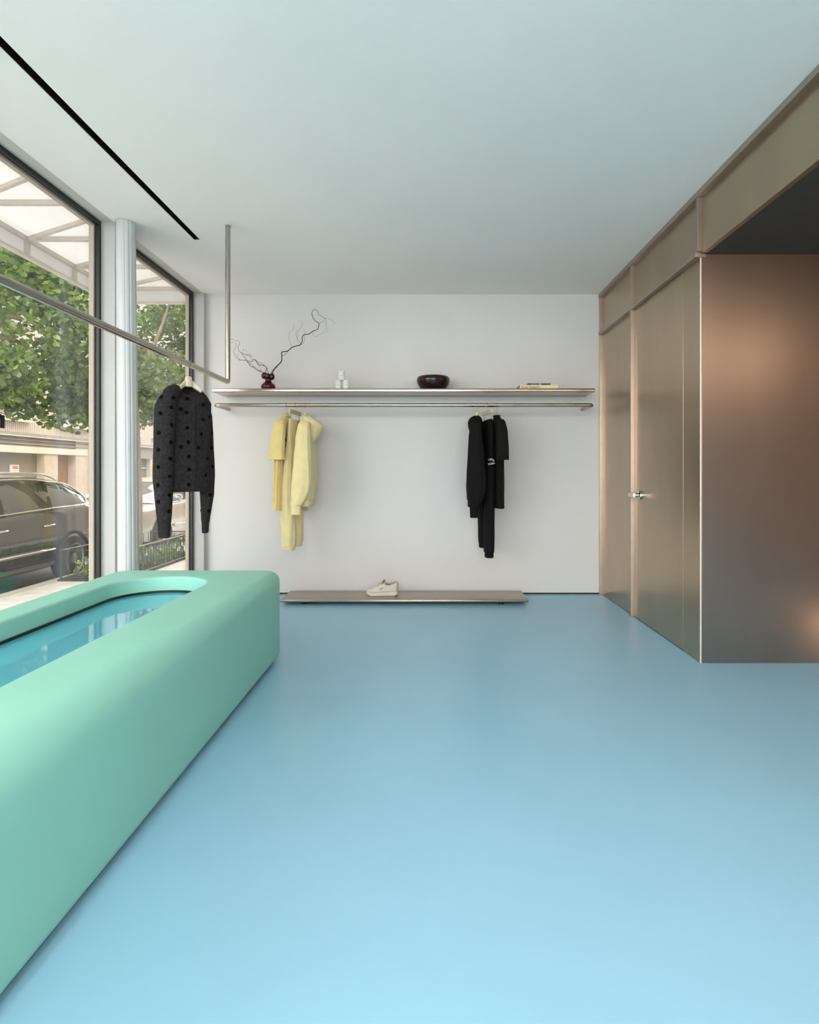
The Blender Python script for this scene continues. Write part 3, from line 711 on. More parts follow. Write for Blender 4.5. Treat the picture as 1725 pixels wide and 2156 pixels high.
def hem_ring(T, a, z, h, lx, ly, rx, ry, seed=0.0, wob=0.05):
    secs = [(z, lx, ly, rx*0.97, ry*0.97), (z-h*0.12, lx, ly, rx, ry), (z-h*0.88, lx, ly, rx, ry), (z-h, lx, ly, rx*0.96, ry*0.94)]
    return loft(T, a, secs, 8, 40, wob, 7, seed, True, True)
def tshirt(hook, a, m, label, group, printm, print_side, zneck=1.605, seed=1.0, hemz=0.805, bly=0.0, bry=0.045, sly=0.0, sw=1.0):
    T = frame_of(hook, a)
    g = thing('t_shirt', (hook[0], hook[1], zneck), label, 't-shirt', group)
    body = loft(T, a, [(zneck, 0, 0, 0.060, 0.020), (zneck-0.02, 0, 0, 0.10, 0.030), (zneck-0.045, 0, 0, 0.165, 0.036), (zneck-0.075, 0, 0, 0.200, 0.040), (zneck-0.2, 0, bly*0.4, 0.212, 0.040), (1.2, 0, bly*0.8, 0.215, bry*0.95), (1.0, 0, bly, 0.222, bry), (hemz, 0, bly, 0.228, bry)], 30, 44, 0.16, 3.0, seed)
    bo = body.build('body', m, g, smooth=True, sharp=1.35)
    MB().tube([T(0.062*math.cos(t), 0.024*math.sin(t), zneck+0.003-0.004*abs(math.cos(t))) for t in [2*PI*k/24 for k in range(25)]], 0.007, 8).build('neck_rib', m, g, smooth=True)
    for s in (1, -1):
        sl = loft(T, a, [(zneck-0.042, s*0.178, 0, 0.020, 0.028), (zneck-0.07, s*0.205, sly*0.3, 0.034, 0.044*sw), (zneck-0.15, s*0.228, sly*0.6, 0.036, 0.053*sw), (zneck-0.26, s*0.240, sly-0.004, 0.036, 0.058*sw), (zneck-0.372, s*0.246, sly-0.010, 0.038, 0.064*sw)], 18, 28, 0.12, 7, seed+s)
        so = sl.build('sleeve', m, g, smooth=True, sharp=1.35)
        hem_ring(T, a, zneck-0.356, 0.024, s*0.246, sly-0.010, 0.0405, 0.0665*sw, seed+s, 0.10).build('sleeve_hem', m, so, smooth=True, sharp=1.35)
    if printm:
        bv = BVHTree.FromPolygons([Vector(v) for v in body.v], body.f)
        nrm = (T(0, print_side, 0)-T(0, 0, 0))
        pm = MB()
        for (lx, z, w_, h_) in ((0.10, 1.44, 0.05, 0.02), (0.11, 1.40, 0.03, 0.03), (0.10, 1.345, 0.04, 0.03), (0.02, 1.43, 0.06, 0.02), (0.02, 1.37, 0.07, 0.02), (-0.06, 1.40, 0.05, 0.04)):
            pts = []
            for ax, az in ((-1, -1), (1, -1), (1, 1), (-1, 1)):
                r = bv.ray_cast(T(lx+ax*w_/2, print_side*0.3, z+az*h_/2), -nrm)
                pts.append((r[0] if r[0] else T(lx, print_side*0.05, z))+nrm.normalized()*0.0012)
            pm.add(pts, [(0, 1, 2, 3)])
        pm.build('chest_print', printm, g)
    return g
def sweatpants(hook, a, m, label, group, wz=1.568, near=None, far=None, seed=3.0, botn=0.468, botf=0.478):
    T = frame_of(hook, a)
    g = thing('sweatpants', (hook[0], hook[1], wz), label, 'trousers', group)
    loft(T, a, [(wz, 0, 0, 0.150, 0.014), (wz-0.05, 0, 0, 0.155, 0.019), (wz-0.12, 0, 0, 0.165, 0.026), (wz-0.24, 0, 0, 0.160, 0.034), (wz-0.30, 0, 0, 0.13, 0.030)], 14, 40, 0.10, 4, seed).build('seat', m, g, smooth=True, sharp=1.35)
    hem_ring(T, a, wz+0.004, 0.035, 0, 0, 0.153, 0.0165, seed).build('waistband', m, g, smooth=True, sharp=1.35)
    legs = {}
    for nm, sec, bot, sd in (('near', near, botn, seed+0.7), ('far', far, botf, seed+1.9)):
        lg = loft(T, a, sec, 34, 30, 0.11, 5.0, sd); lo = lg.build('leg', m, g, smooth=True, sharp=1.35)
        lx, ly, rx, ry = sec[-1][1:]
        hem_ring(T, a, bot+0.034, 0.036, lx, ly, rx*0.88, ry*0.88, sd, 0.10).build('ankle_cuff', m, lo, smooth=True, sharp=1.35)
        legs[nm] = lg
    return g, T, legs
def hoodie(hook, a, m, label, group, side, sleeve, zneck=1.60, seed=5.0, hood=None, hemz=0.835, by=0.0, cuffz=0.770, ry=0.058):
    T = frame_of(hook, a)
    g = thing('hoodie', (hook[0], hook[1], zneck), label, 'hoodie', group)
    loft(T, a, [(zneck-0.01, 0, 0, 0.050, 0.022), (zneck-0.035, 0, 0, 0.12, 0.034), (zneck-0.065, 0, 0, 0.180, 0.042), (zneck-0.12, 0, by*0.3, 0.200, 0.048), (1.25, 0, by*0.6, 0.205, ry), (1.0, 0, by, 0.205, ry+0.006), (0.89, 0, by, 0.200, ry)], 28, 44, 0.12, 4, seed).build('body', m, g, smooth=True, sharp=1.35)
    hem_ring(T, a, 0.895, 0.895-hemz, 0, by, 0.186, ry*0.84, seed, 0.06).build('hem_rib', m, g, smooth=True, sharp=1.35)
    for s in (1, -1):
        sec = [(z, s*lx, ly, rx, ry_) for z, lx, ly, rx, ry_ in sleeve]
        so = loft(T, a, sec, 34, 30, 0.09, 5, seed+s*1.3).build('sleeve', m, g, smooth=True, sharp=1.35)
        z, lx, ly, rx, ry_ = sec[-1]
        hem_ring(T, a, z+0.004, z-cuffz, lx, ly, rx*0.92, ry_*0.90, seed+s, 0.06).build('cuff', m, so, smooth=True, sharp=1.35)
    loft(T, a, hood, 20, 30, 0.10, 12, seed+4).build('hood', m, g, smooth=True, sharp=1.35)
    return g, T

GY = 'hanging yellow clothes on the wall rail'; GB = 'hanging black clothes on the wall rail'
GH = 'hangers on the wall rail'
ZROD = 1.702
def hk(u): return (W(u, 0, 5.0).x, 5.0)
rd = math.radians
# --- yellow set
hanger(hk(603), rd(2), ZROD, 1.622, 0.17, 'wooden hanger inside the yellow t-shirt', GH)
tshirt(hk(603), rd(2), 'yellow_jersey', 'pale yellow short sleeved t-shirt, leftmost of the yellow clothes', GY, 'print_navy', 1, seed=1.0, bly=-0.030, bry=0.042)
clip_hanger(hk(622), rd(4), ZROD, 1.638, 0.16, 1.572, 'wooden clip hanger holding the yellow sweatpants', GH)
sweatpants(hk(622), rd(4), 'yellow_fleece', 'pale yellow sweatpants hanging between the yellow t-shirt and hoodie', GY,
  near=[(1.56, 0.100, -0.004, 0.052, 0.016), (1.45, 0.105, -0.006, 0.060, 0.024), (1.30, 0.105, -0.014, 0.062, 0.033), (1.12, 0.10, -0.026, 0.065, 0.044), (0.95, 0.10, -0.036, 0.068, 0.053), (0.75, 0.10, -0.032, 0.070, 0.060), (0.56, 0.10, -0.026, 0.070, 0.061), (0.50, 0.10, -0.026, 0.064, 0.056)],
  far=[(1.40, -0.09, 0.0, 0.055, 0.026), (1.1, -0.09, 0.004, 0.058, 0.036), (0.8, -0.09, 0.004, 0.06, 0.040), (0.56, -0.09, 0.004, 0.06, 0.038), (0.51, -0.09, 0.004, 0.055, 0.033)])
hanger(hk(643), rd(-5), ZROD, 1.622, 0.12, 'wooden hanger inside the yellow hoodie', GH)
hoodie(hk(643), rd(-5), 'yellow_fleece', 'pale yellow hoodie, rightmost of the yellow clothes, its hood drooping right', GY, 1,
  [(1.545, 0.165, 0.012, 0.030, 0.038), (1.515, 0.190, 0.010, 0.040, 0.050), (1.40, 0.215, 0.006, 0.046, 0.062), (1.25, 0.225, 0.004, 0.050, 0.072), (1.08, 0.232, 0.002, 0.052, 0.080), (0.98, 0.234, -0.006, 0.050, 0.078), (0.90, 0.235, -0.026, 0.046, 0.062), (0.845, 0.236, -0.046, 0.040, 0.046)],
  hood=[(1.610, 0.01, 0.004, 0.050, 0.030), (1.585, 0.02, 0.026, 0.090, 0.060), (1.555, 0.03, 0.050, 0.100, 0.080), (1.515, 0.03, 0.078, 0.100, 0.078), (1.475, 0.03, 0.078, 0.095, 0.066), (1.42, 0.03, 0.064, 0.085, 0.046), (1.375, 0.03, 0.052, 0.06, 0.022)], by=0.025, seed=5.3)
# --- black set
hanger(hk(1005), rd(8), ZROD, 1.622, 0.12, 'wooden hanger inside the black hoodie', GH)
hoodie(hk(1005), rd(8), 'black_fleece', 'black hoodie, leftmost of the black clothes, long sleeve hanging in front', GB, -1,
  [(1.545, 0.165, 0.000, 0.030, 0.036), (1.515, 0.190, 0.000, 0.040, 0.046), (1.40, 0.215, 0.000, 0.046, 0.056), (1.25, 0.225, 0.004, 0.050, 0.066), (1.08, 0.232, 0.008, 0.052, 0.078), (0.98, 0.234, 0.008, 0.050, 0.076), (0.90, 0.235, 0.000, 0.046, 0.060), (0.825, 0.236, -0.012, 0.040, 0.038)],
  hood=[(1.605, 0.02, -0.004, 0.050, 0.028), (1.585, 0.02, -0.010, 0.09, 0.052), (1.55, 0.03, -0.014, 0.11, 0.064), (1.50, 0.03, -0.014, 0.11, 0.062), (1.46, 0.03, -0.010, 0.10, 0.050), (1.40, 0.03, 0.0, 0.08, 0.040)], by=-0.03, seed=6.1, cuffz=0.745, hemz=0.83)
clip_hanger(hk(1026), rd(-8), ZROD, 1.638, 0.16, 1.572, 'wooden clip hanger holding the black sweatpants', GH)
g, T, lg = sweatpants(hk(1026), rd(-8), 'black_fleece', 'black sweatpants with white lettering on the thigh, between black hoodie and t-shirt', GB,
  near=[(1.56, 0.100, 0.002, 0.052, 0.016), (1.45, 0.105, 0.002, 0.060, 0.024), (1.30, 0.105, 0.000, 0.062, 0.030), (1.12, 0.10, -0.002, 0.065, 0.035), (0.95, 0.10, -0.004, 0.068, 0.038), (0.75, 0.10, -0.006, 0.070, 0.041), (0.50, 0.10, -0.008, 0.070, 0.042), (0.445, 0.10, -0.008, 0.064, 0.040)],
  far=[(1.40, -0.09, -0.01, 0.055, 0.024), (1.1, -0.09, -0.016, 0.058, 0.032), (0.8, -0.09, -0.020, 0.06, 0.036), (0.56, -0.09, -0.020, 0.06, 0.036), (0.50, -0.09, -0.020, 0.055, 0.032)], botn=0.405, botf=0.465)
tz = W(0, 972, 4.83).z
c0 = T(0.182, -0.008, tz); zr_ = Matrix.Rotation(rd(14), 4, 'Z')
text_obj('thigh_lettering', 'UPPY', 0.024, 'print_white', g, Matrix.Translation(c0+Vector((0.0, 0, 0.016))) @ zr_ @ Matrix.Rotation(PI/2, 4, 'X') @ Matrix.Rotation(-0.25, 4, 'Z'), 0.0008, 0.040)
text_obj('thigh_lettering', 'YORK', 0.024, 'print_white', g, Matrix.Translation(c0+Vector((0.0, 0, -0.018))) @ zr_ @ Matrix.Rotation(PI/2, 4, 'X') @ Matrix.Rotation(0.20, 4, 'Z'), 0.0008)
hanger(hk(1046), rd(-3), ZROD, 1.622, 0.17, 'wooden hanger inside the black t-shirt', GH)
tshirt(hk(1046), rd(-3), 'black_jersey', 'black short sleeved t-shirt, rightmost of the black clothes', GB, None, 1, seed=8.0, hemz=0.82, bly=0.006, bry=0.042, sly=0.016, sw=0.80)

# ---- grey dotted cardigan on the ceiling rail
HY = 3.218; jc = Vector((W(391, 0, HY).x, HY, 0)); JR = rd(47)
jh = hanger((RX, HY), rd(43), RZ, 1.636, 0.062, 'pale wooden hanger on the ceiling rail inside the grey cardigan', GH, slope=0.05, hook_a=rd(-90))
jk = thing('cardigan', (jc.x, jc.y, 1.6), 'fuzzy charcoal cardigan with black dots hanging from the ceiling rail', 'cardigan')
def jl(secs, n=30, seg=40, wob=0.08, seed=2.0, wsc=6):
    tab = sorted([(-s[2], *s) for s in secs]); z0, z1 = tab[0][0], tab[-1][0]; out = []
    for i in range(n+1):
        out.append(interp(tab, z0+(z1-z0)*i/n))
    return MB().ell(out, seg, wob, wsc, seed)
allj = MB()
def jpart(nm, mb, par=None, m='mohair_grey'):
    allj.add(mb.v, mb.f); return mb.build(nm, m, par or jk, smooth=True, sharp=1.2)
def sec(u, v, Y, hw, th, rot=0.0): p = W(u, v, Y); return (p.x, p.y, p.z, hw*Y/F, th, rot)
fr = lambda s, d, z: Vector((jc.x+math.cos(JR)*s+math.sin(JR)*d, HY+math.sin(JR)*s-math.cos(JR)*d, z))
body = jl([(jc.x, HY, 1.598, 0.072, 0.034, JR), (jc.x, HY, 1.585, 0.092, 0.040, JR), (jc.x, HY, 1.555, 0.122, 0.046, JR), (jc.x, HY, 1.515, 0.150, 0.050, JR), (jc.x, HY, 1.40, 0.152, 0.052, JR), (jc.x, HY, 1.22, 0.142, 0.054, JR), (jc.x+0.003, HY, 1.06, 0.132, 0.052, JR)], wob=0.07, n=44)
body.f = [f for f in body.f if not (len(f) > 4 and body.v[f[0]][2] > 1.5)]      # open neck
nv = []
for x, y, z in body.v:
    dx, dy = x-jc.x, y-HY; s_ = dx*math.cos(JR)+dy*math.sin(JR); d_ = dx*math.sin(JR)-dy*math.cos(JR)
    if z > 1.47: z -= 0.055*max(0, min(1, (z-1.47)/0.10))*max(0, 1-(s_/0.078)**2)*max(0, min(1, (d_+0.012)/0.03))
    nv.append((x, y, z))
body.v = nv
jb = jpart('body', body)
jpart('hem_band', jl([(jc.x+0.003, HY, 1.066, 0.130, 0.052, JR), (jc.x+0.003, HY, 1.055, 0.134, 0.054, JR), (jc.x+0.003, HY, 1.025, 0.134, 0.054, JR), (jc.x+0.003, HY, 1.014, 0.128, 0.050, JR)], 10, 40, 0.05))
Y1 = 3.095
sl = jpart('sleeve', jl([sec(364, 822, Y1+0.03, 6, 0.024), sec(356, 834, Y1, 16, 0.040), sec(349, 852, Y1, 21, 0.050), sec(347, 900, Y1, 21, 0.052), sec(345, 960, Y1, 21, 0.052), sec(344, 1010, Y1, 20.5, 0.050), sec(345, 1060, Y1, 17, 0.043), sec(346, 1100, Y1, 13.5, 0.036)], 34, 30, 0.06, 3.3))
jpart('cuff', jl([sec(346, 1098, Y1, 13.0, 0.035), sec(346, 1103, Y1, 12.6, 0.034), sec(346.5, 1128, Y1, 11.8, 0.032), sec(346.5, 1132, Y1, 10.8, 0.030)], 8, 30, 0.05, 3.3), sl)
Y2 = 3.345
sl2 = jpart('sleeve', jl([sec(418, 846, Y2-0.02, 6, 0.024), sec(424, 856, Y2, 12, 0.036), sec(430, 872, Y2, 15, 0.044), sec(433, 930, Y2, 16, 0.046), sec(436, 1000, Y2, 15.5, 0.045), sec(436, 1040, Y2, 14, 0.041), sec(433.5, 1080, Y2, 9.5, 0.032), sec(432.5, 1098, Y2, 7.5, 0.028)], 34, 30, 0.06, 4.4))
jpart('cuff', jl([sec(432.5, 1096, Y2, 7.2, 0.027), sec(432.5, 1100, Y2, 6.9, 0.026), sec(432, 1119, Y2, 6.0, 0.024), sec(432, 1122, Y2, 5.3, 0.022)], 8, 30, 0.05, 4.4), sl2)
# shoulders: cap pieces that carry the cloth from neck to sleeve
for uA, vA, YA, uB, vB, YB_ in ((376, 822, 3.19, 352, 840, Y1), (404, 834, 3.25, 428, 864, Y2)):
    a_ = W(uA, vA, YA); b_ = W(uB, vB, YB_)
    jpart('shoulder', MB().tube([a_.lerp(b_, k/8)+Vector((0, 0, 0.010*math.sin(PI*k/8))) for k in range(9)], [0.028, 0.033, 0.037, 0.040, 0.042, 0.043, 0.042, 0.036, 0.024], 20))
# collar band and front placket
jpart('collar', MB().tube([Vector(body.v[k % 40])+Vector((0, 0, 0.001)) for k in range(41)], 0.0065, 8))
bvh = BVHTree.FromPolygons([Vector(v) for v in allj.v], allj.f)
pl = MB(); ring = []
for i in range(20):
    z = 1.54-0.51*i/19
    row = []
    for s in (0.008, 0.014, 0.034, 0.040):
        o = fr(s, 0.4, z); d = (fr(s, 0, z)-o).normalized(); r = bvh.ray_cast(o, d); h = r[0] if r[0] else fr(s, 0.05, z)
        row.append(h - d*(0.0045 if s in (0.014, 0.034) else -0.004))
    ring.append(row)
vv = [p for r_ in ring for p in r_]; ff = [(i*4+k, i*4+k+1, (i+1)*4+k+1, (i+1)*4+k) for i in range(19) for k in range(3)]
pl.add(vv, ff).build('placket', 'mohair_grey', jk, smooth=True)
dots = [(470,430),(450,540),(320,610),(450,745),(300,835),(445,945),(295,1035),(435,1140),(295,1235),(430,1345),(290,1445),(425,1560),(295,1640),(420,1750),(330,420),(625,600),(635,780),(645,945),(650,1115),(655,1265),(630,440),(650,1440),(560,560),(820,510),(820,685),(795,850),(765,1010),(870,1135),(895,650),(920,840),(720,545),(915,1010),(900,1560),(885,1745),(930,1230),(560,1000),(720,1180),(850,1330)]
spots = []
for x, y in dots:
    d = W(280+x/5.53, 760+y/5.53, 1.0)-Vector((0, 0, EYE)); r = bvh.ray_cast(Vector((0, 0, EYE)), d.normalized())
    if r[0]: spots.append((r[0], r[1] if r[1].dot(d) < 0 else -r[1]))
random.seed(11)
for k in range(60):                                   # the side towards the window has them too
    o = Vector((jc.x-0.6+random.uniform(-.1, .4), HY+0.6+random.uniform(-.4, .1), random.uniform(0.85, 1.55))); d = Vector((0.68, -0.73, 0))
    r = bvh.ray_cast(o, d)
    if r[0] and all((r[0]-s[0]).length > 0.055 for s in spots): spots.append((r[0], r[1] if r[1].dot(d) < 0 else -r[1]))
dm = MB().lathe([(0.0118, -0.003), (0.0112, 0.0008), (0.008, 0.0026), (0.0, 0.0034)], seg=12)
me_d = None
for p, n in spots:
    o = dm.build('dot', 'mohair_dot', jk, smooth=True) if me_d is None else link('dot', me_d, jk)
    if me_d is None: me_d = o.data
    o.rotation_mode = 'QUATERNION'; o.rotation_quaternion = n.to_track_quat('Z', 'Y'); o.location = p-Vector(jk.location)
# loose mohair fibres
fz = MB(); random.seed(5)
tris = [(Vector(allj.v[f[0]]), Vector(allj.v[f[1]]), Vector(allj.v[f[2]])) for f in allj.f if len(f) >= 3]
for k in range(28000):
    a_, b_, c_ = random.choice(tris); r1, r2 = random.random(), random.random()
    if r1+r2 > 1: r1, r2 = 1-r1, 1-r2
    p = a_+(b_-a_)*r1+(c_-a_)*r2; n = (b_-a_).cross(c_-a_)
    if n.length < 1e-9: continue
    n.normalize()
    if n.dot(Vector((p.x-jc.x, p.y-HY, 0))) < 0 and abs(p.x-jc.x) < 0.1: n = -n
    t = Vector((random.uniform(-1, 1), random.uniform(-1, 1), random.uniform(-1.2, .6))).normalized(); L = random.uniform(0.005, 0.013)
    w_ = t.cross(n); w_ = w_.normalized()*0.00035 if w_.length > 1e-6 else Vector((0.0003, 0, 0))
    e = p+(n*0.55+t*0.8)*L
    fz.add([p-w_, p+w_, e], [(0, 1, 2)])
tag(fz.build('mohair_fuzz', 'mohair_fibre', jk), kind='stuff')

# ================================================================== STREET
ZK, ZW = -0.55, -0.40                     # road, pavement
sw = struct(bx('sidewalk', (-5.2, -14, ZW-0.3), (-2.22, 60, ZW-0.02), 'fascia_grey'))
for i in range(-9, 40):
    for j in range(2):
        x0 = -5.2+j*1.4; y0 = i*1.45
        if y0 < -14 or abs(y0-6) > 9:
            if j == 0: bx('paving_slab', (-5.195, y0+0.006, ZW-0.02), (-2.225, y0+1.444, ZW), 'concrete_pale', sw)
            continue
        bx('paving_slab', (x0+0.006, y0+0.006, ZW-0.02), (x0+1.394, y0+1.444, ZW), 'concrete_pale', sw)
struct(bx('kerb', (-5.35, -14, ZK-0.1), (-5.2, 60, ZW+0.002), 'stone_pale'))
struct(bx('road', (-12.0, -30, ZK-0.2), (-5.35, 90, ZK), 'asphalt'))
struct(bx('sidewalk_far', (-13.4, -30, ZK-0.2), (-12.0, 90, ZK+0.14), 'concrete_pale'))
struct(bx('pavement_front', (-5.2, -14, ZW-0.3), (9, YR-0.14, ZW), 'concrete_pale'))

# ---- building across the street
m = bpy.data.materials.new('ribbed_cladding'); n, l = nodes_of(m); b = n['Principled BSDF']; b.inputs['Roughness'].default_value = 0.7
tc = n.new('ShaderNodeTexCoord'); wv = n.new('ShaderNodeTexWave'); wv.bands_direction = 'Y'; wv.inputs['Scale'].default_value = 3.6; wv.inputs['Distortion'].default_value = 0.0
l.new(tc.outputs['Object'], wv.inputs['Vector']); rp = n.new('ShaderNodeValToRGB')
rp.color_ramp.elements[0].color = (0.40, 0.33, 0.26, 1); rp.color_ramp.elements[1].color = (0.72, 0.65, 0.56, 1); rp.color_ramp.elements[1].position = 0.45
l.new(wv.outputs['Fac'], rp.inputs['Fac']); l.new(rp.outputs['Color'], b.inputs['Base Color'])
bp = n.new('ShaderNodeBump'); bp.inputs['Distance'].default_value = 0.03; l.new(wv.outputs['Fac'], bp.inputs['Height']); l.new(bp.outputs['Normal'], b.inputs['Normal'])
MATS['ribbed_cladding'] = m
BX = -13.0
bd = thing('townhouse', (BX-2, 22, ZK), 'cream ribbed building across the street with a grey garage front', 'building')
def bp_(nm, x0, x1, y0, y1, z0, z1, m, par=None, bevel=0): return bx(nm, (BX+x0, y0, z0), (BX+x1, y1, z1), m, par or bd, bevel)
bp_('upper_wall', -6, 0.0, -6, 60, 2.39, 15.0, 'ribbed_cladding')
bp_('fascia', -0.5, 0.10, -6, 60, 2.29, 2.39, 'fascia_grey')
bp_('bead', -0.5, 0.14, -6, 60, 2.265, 2.29, 'stone_pale')
for k in range(5):
    bp_('shutter_slat', -0.5, 0.02+0.03*(k % 2), -6, 22.0, 2.265-0.06*(k+1), 2.265-0.06*k-0.008, 'fascia_grey' if k % 2 else 'door_mauve')
bp_('lintel', -0.5, 0.06, -6, 22.0, 1.755, 1.965, 'clad_cream')
bp_('garage_door', -0.6, -0.25, -6, 19.6, ZK, 1.755, 'door_mauve')
bp_('ground_pier', -0.6, 0.02, 19.6, 20.3, ZK, 1.755, 'stone_beige')
bp_('entry_door', -0.6, -0.25, 20.3, 21.3, ZK, 1.755, 'walnut')
bp_('ground_pier', -0.6, 0.04, 21.3, 22.1, ZK, 2.265, 'stone_beige')
bp_('downpipe', 0.0, 0.06, 22.1, 22.16, ZK, 2.29, 'sign_blue')
bp_('ground_wall', -0.6, 0.02, 22.16, 25.6, ZK, 2.265, 'clad_cream')
bp_('shop_fascia', -0.6, 0.05, 25.6, 33, 1.75, 2.265, 'fascia_grey')
bp_('shop_front', -0.6, -0.15, 25.6, 27.4, ZK, 1.75, 'door_mauve')
bp_('shop_front', -0.6, -0.15, 27.4, 33, ZK, 1.75, 'fascia_grey')
bp_('shop_sign', -0.16, -0.10, 26.3, 27.0, 1.28, 1.36, 'sign_blue')
bp_('ground_pier', -0.6, 0.04, 27.0, 27.9, ZK, 1.75, 'stone_beige')
bp_('ground_wall', -0.6, 0.02, 33, 60, ZK, 2.265, 'clad_cream')
sg = bp_('notice_sign', -0.25, -0.21, 18.33, 18.70, 1.06, 1.37, 'sign_white')
for (z0, z1, mm, a, c) in ((1.235, 1.30, 'sign_red', 0.07, 0.34), (1.31, 1.335, 'sign_red', 0.05, 0.33), (1.17, 1.20, 'sign_grey', 0.06, 0.32), (1.10, 1.13, 'sign_grey', 0.06, 0.30)):
    o = bx('notice_print', (BX-0.211, 18.33+a, z0), (BX-0.206, 18.33+c, z1), mm, bd)
def house_window(y0, y1, z0, z1):
    w = bp_('window', -0.2, 0.03, y0, y1, z0, z1, 'stone_beige')
    hmid = (y0+y1)/2
    for (a, c) in ((y0+0.12, hmid-0.05), (hmid+0.05, y1-0.12)):
        bx('window_pane', (BX+0.03, a, z0+0.12), (BX+0.036, c, z1-0.12), 'house_glass', w)
        bx('sash', (BX+0.03, a-0.05, (z0+z1)/2-0.03), (BX+0.06, c+0.05, (z0+z1)/2+0.03), 'clad_cream', w)
    bp_('window_sill', 0.0, 0.16, y0-0.1, y1+0.1, z0-0.10, z0, 'stone_pale')
for z0 in (2.83, 5.9, 9.0):
    for y0 in (13.6, 17.0, 20.35, 24.2, 27.3, 30.4, 33.5):
        house_window(y0, y0+1.75, z0, z0+1.7)

struct(bx('building_own', (-2.20, YR-0.12, ZC+0.141), (8, 45, 15.0), 'stone_beige'))
struct(bx('building_next', (-2.20, YB+0.161, ZW-0.3), (8, 45, ZC+0.14), 'stone_beige'))
# ---- awning over the shop windows
aw = thing('awning', (-2.20, 1.6, 3.11), 'white canvas awning on a triangulated frame outside the windows', 'awning')
AX0, AX1, AZ, AB, AY0, AY1 = -3.42, -2.21, 3.11, 2.965, -3.31, 6.27
def abar(nm, a, c, w_=0.035, h_=0.035): MB().bar(a, c, w_, h_).build(nm, 'awning_frame', aw)
abar('front_chord', (AX0, AY0, AZ), (AX0, AY1, AZ)); abar('front_chord', (AX0, AY0, AB), (AX0, AY1, AB), 0.03, 0.02)
abar('wall_chord', (AX1, AY0, AZ), (AX1, AY1, AZ))
k = 0; y = 4.94+0.665*2
while y > AY0:
    abar('cross_bar', (AX0, y, AZ), (AX1, y, AZ), 0.035, 0.035); abar('post', (AX0, y, AB), (AX0, y, AZ))
    if y-0.62 > AY0: abar('brace', (AX0, y, AZ-0.002), (AX1, y-0.62, AZ-0.002), 0.03, 0.03)
    y -= 0.665
abar('end_bar', (AX0, AY1, AB), (AX1, AY1, AB), 0.03, 0.02)
bx('canopy', (AX0-0.02, AY0-0.02, AZ+0.019), (AX1, AY1+0.02, AZ+0.022), 'awning_canvas', aw)
bx('valance', (AX0-0.024, AY0, AB-0.02), (AX0-0.021, AY1, AZ+0.02), 'awning_canvas', aw)
bx('end_valance', (AX0-0.02, AY1+0.021, AB-0.02), (AX1, AY1+0.024, AZ+0.02), 'awning_canvas', aw)

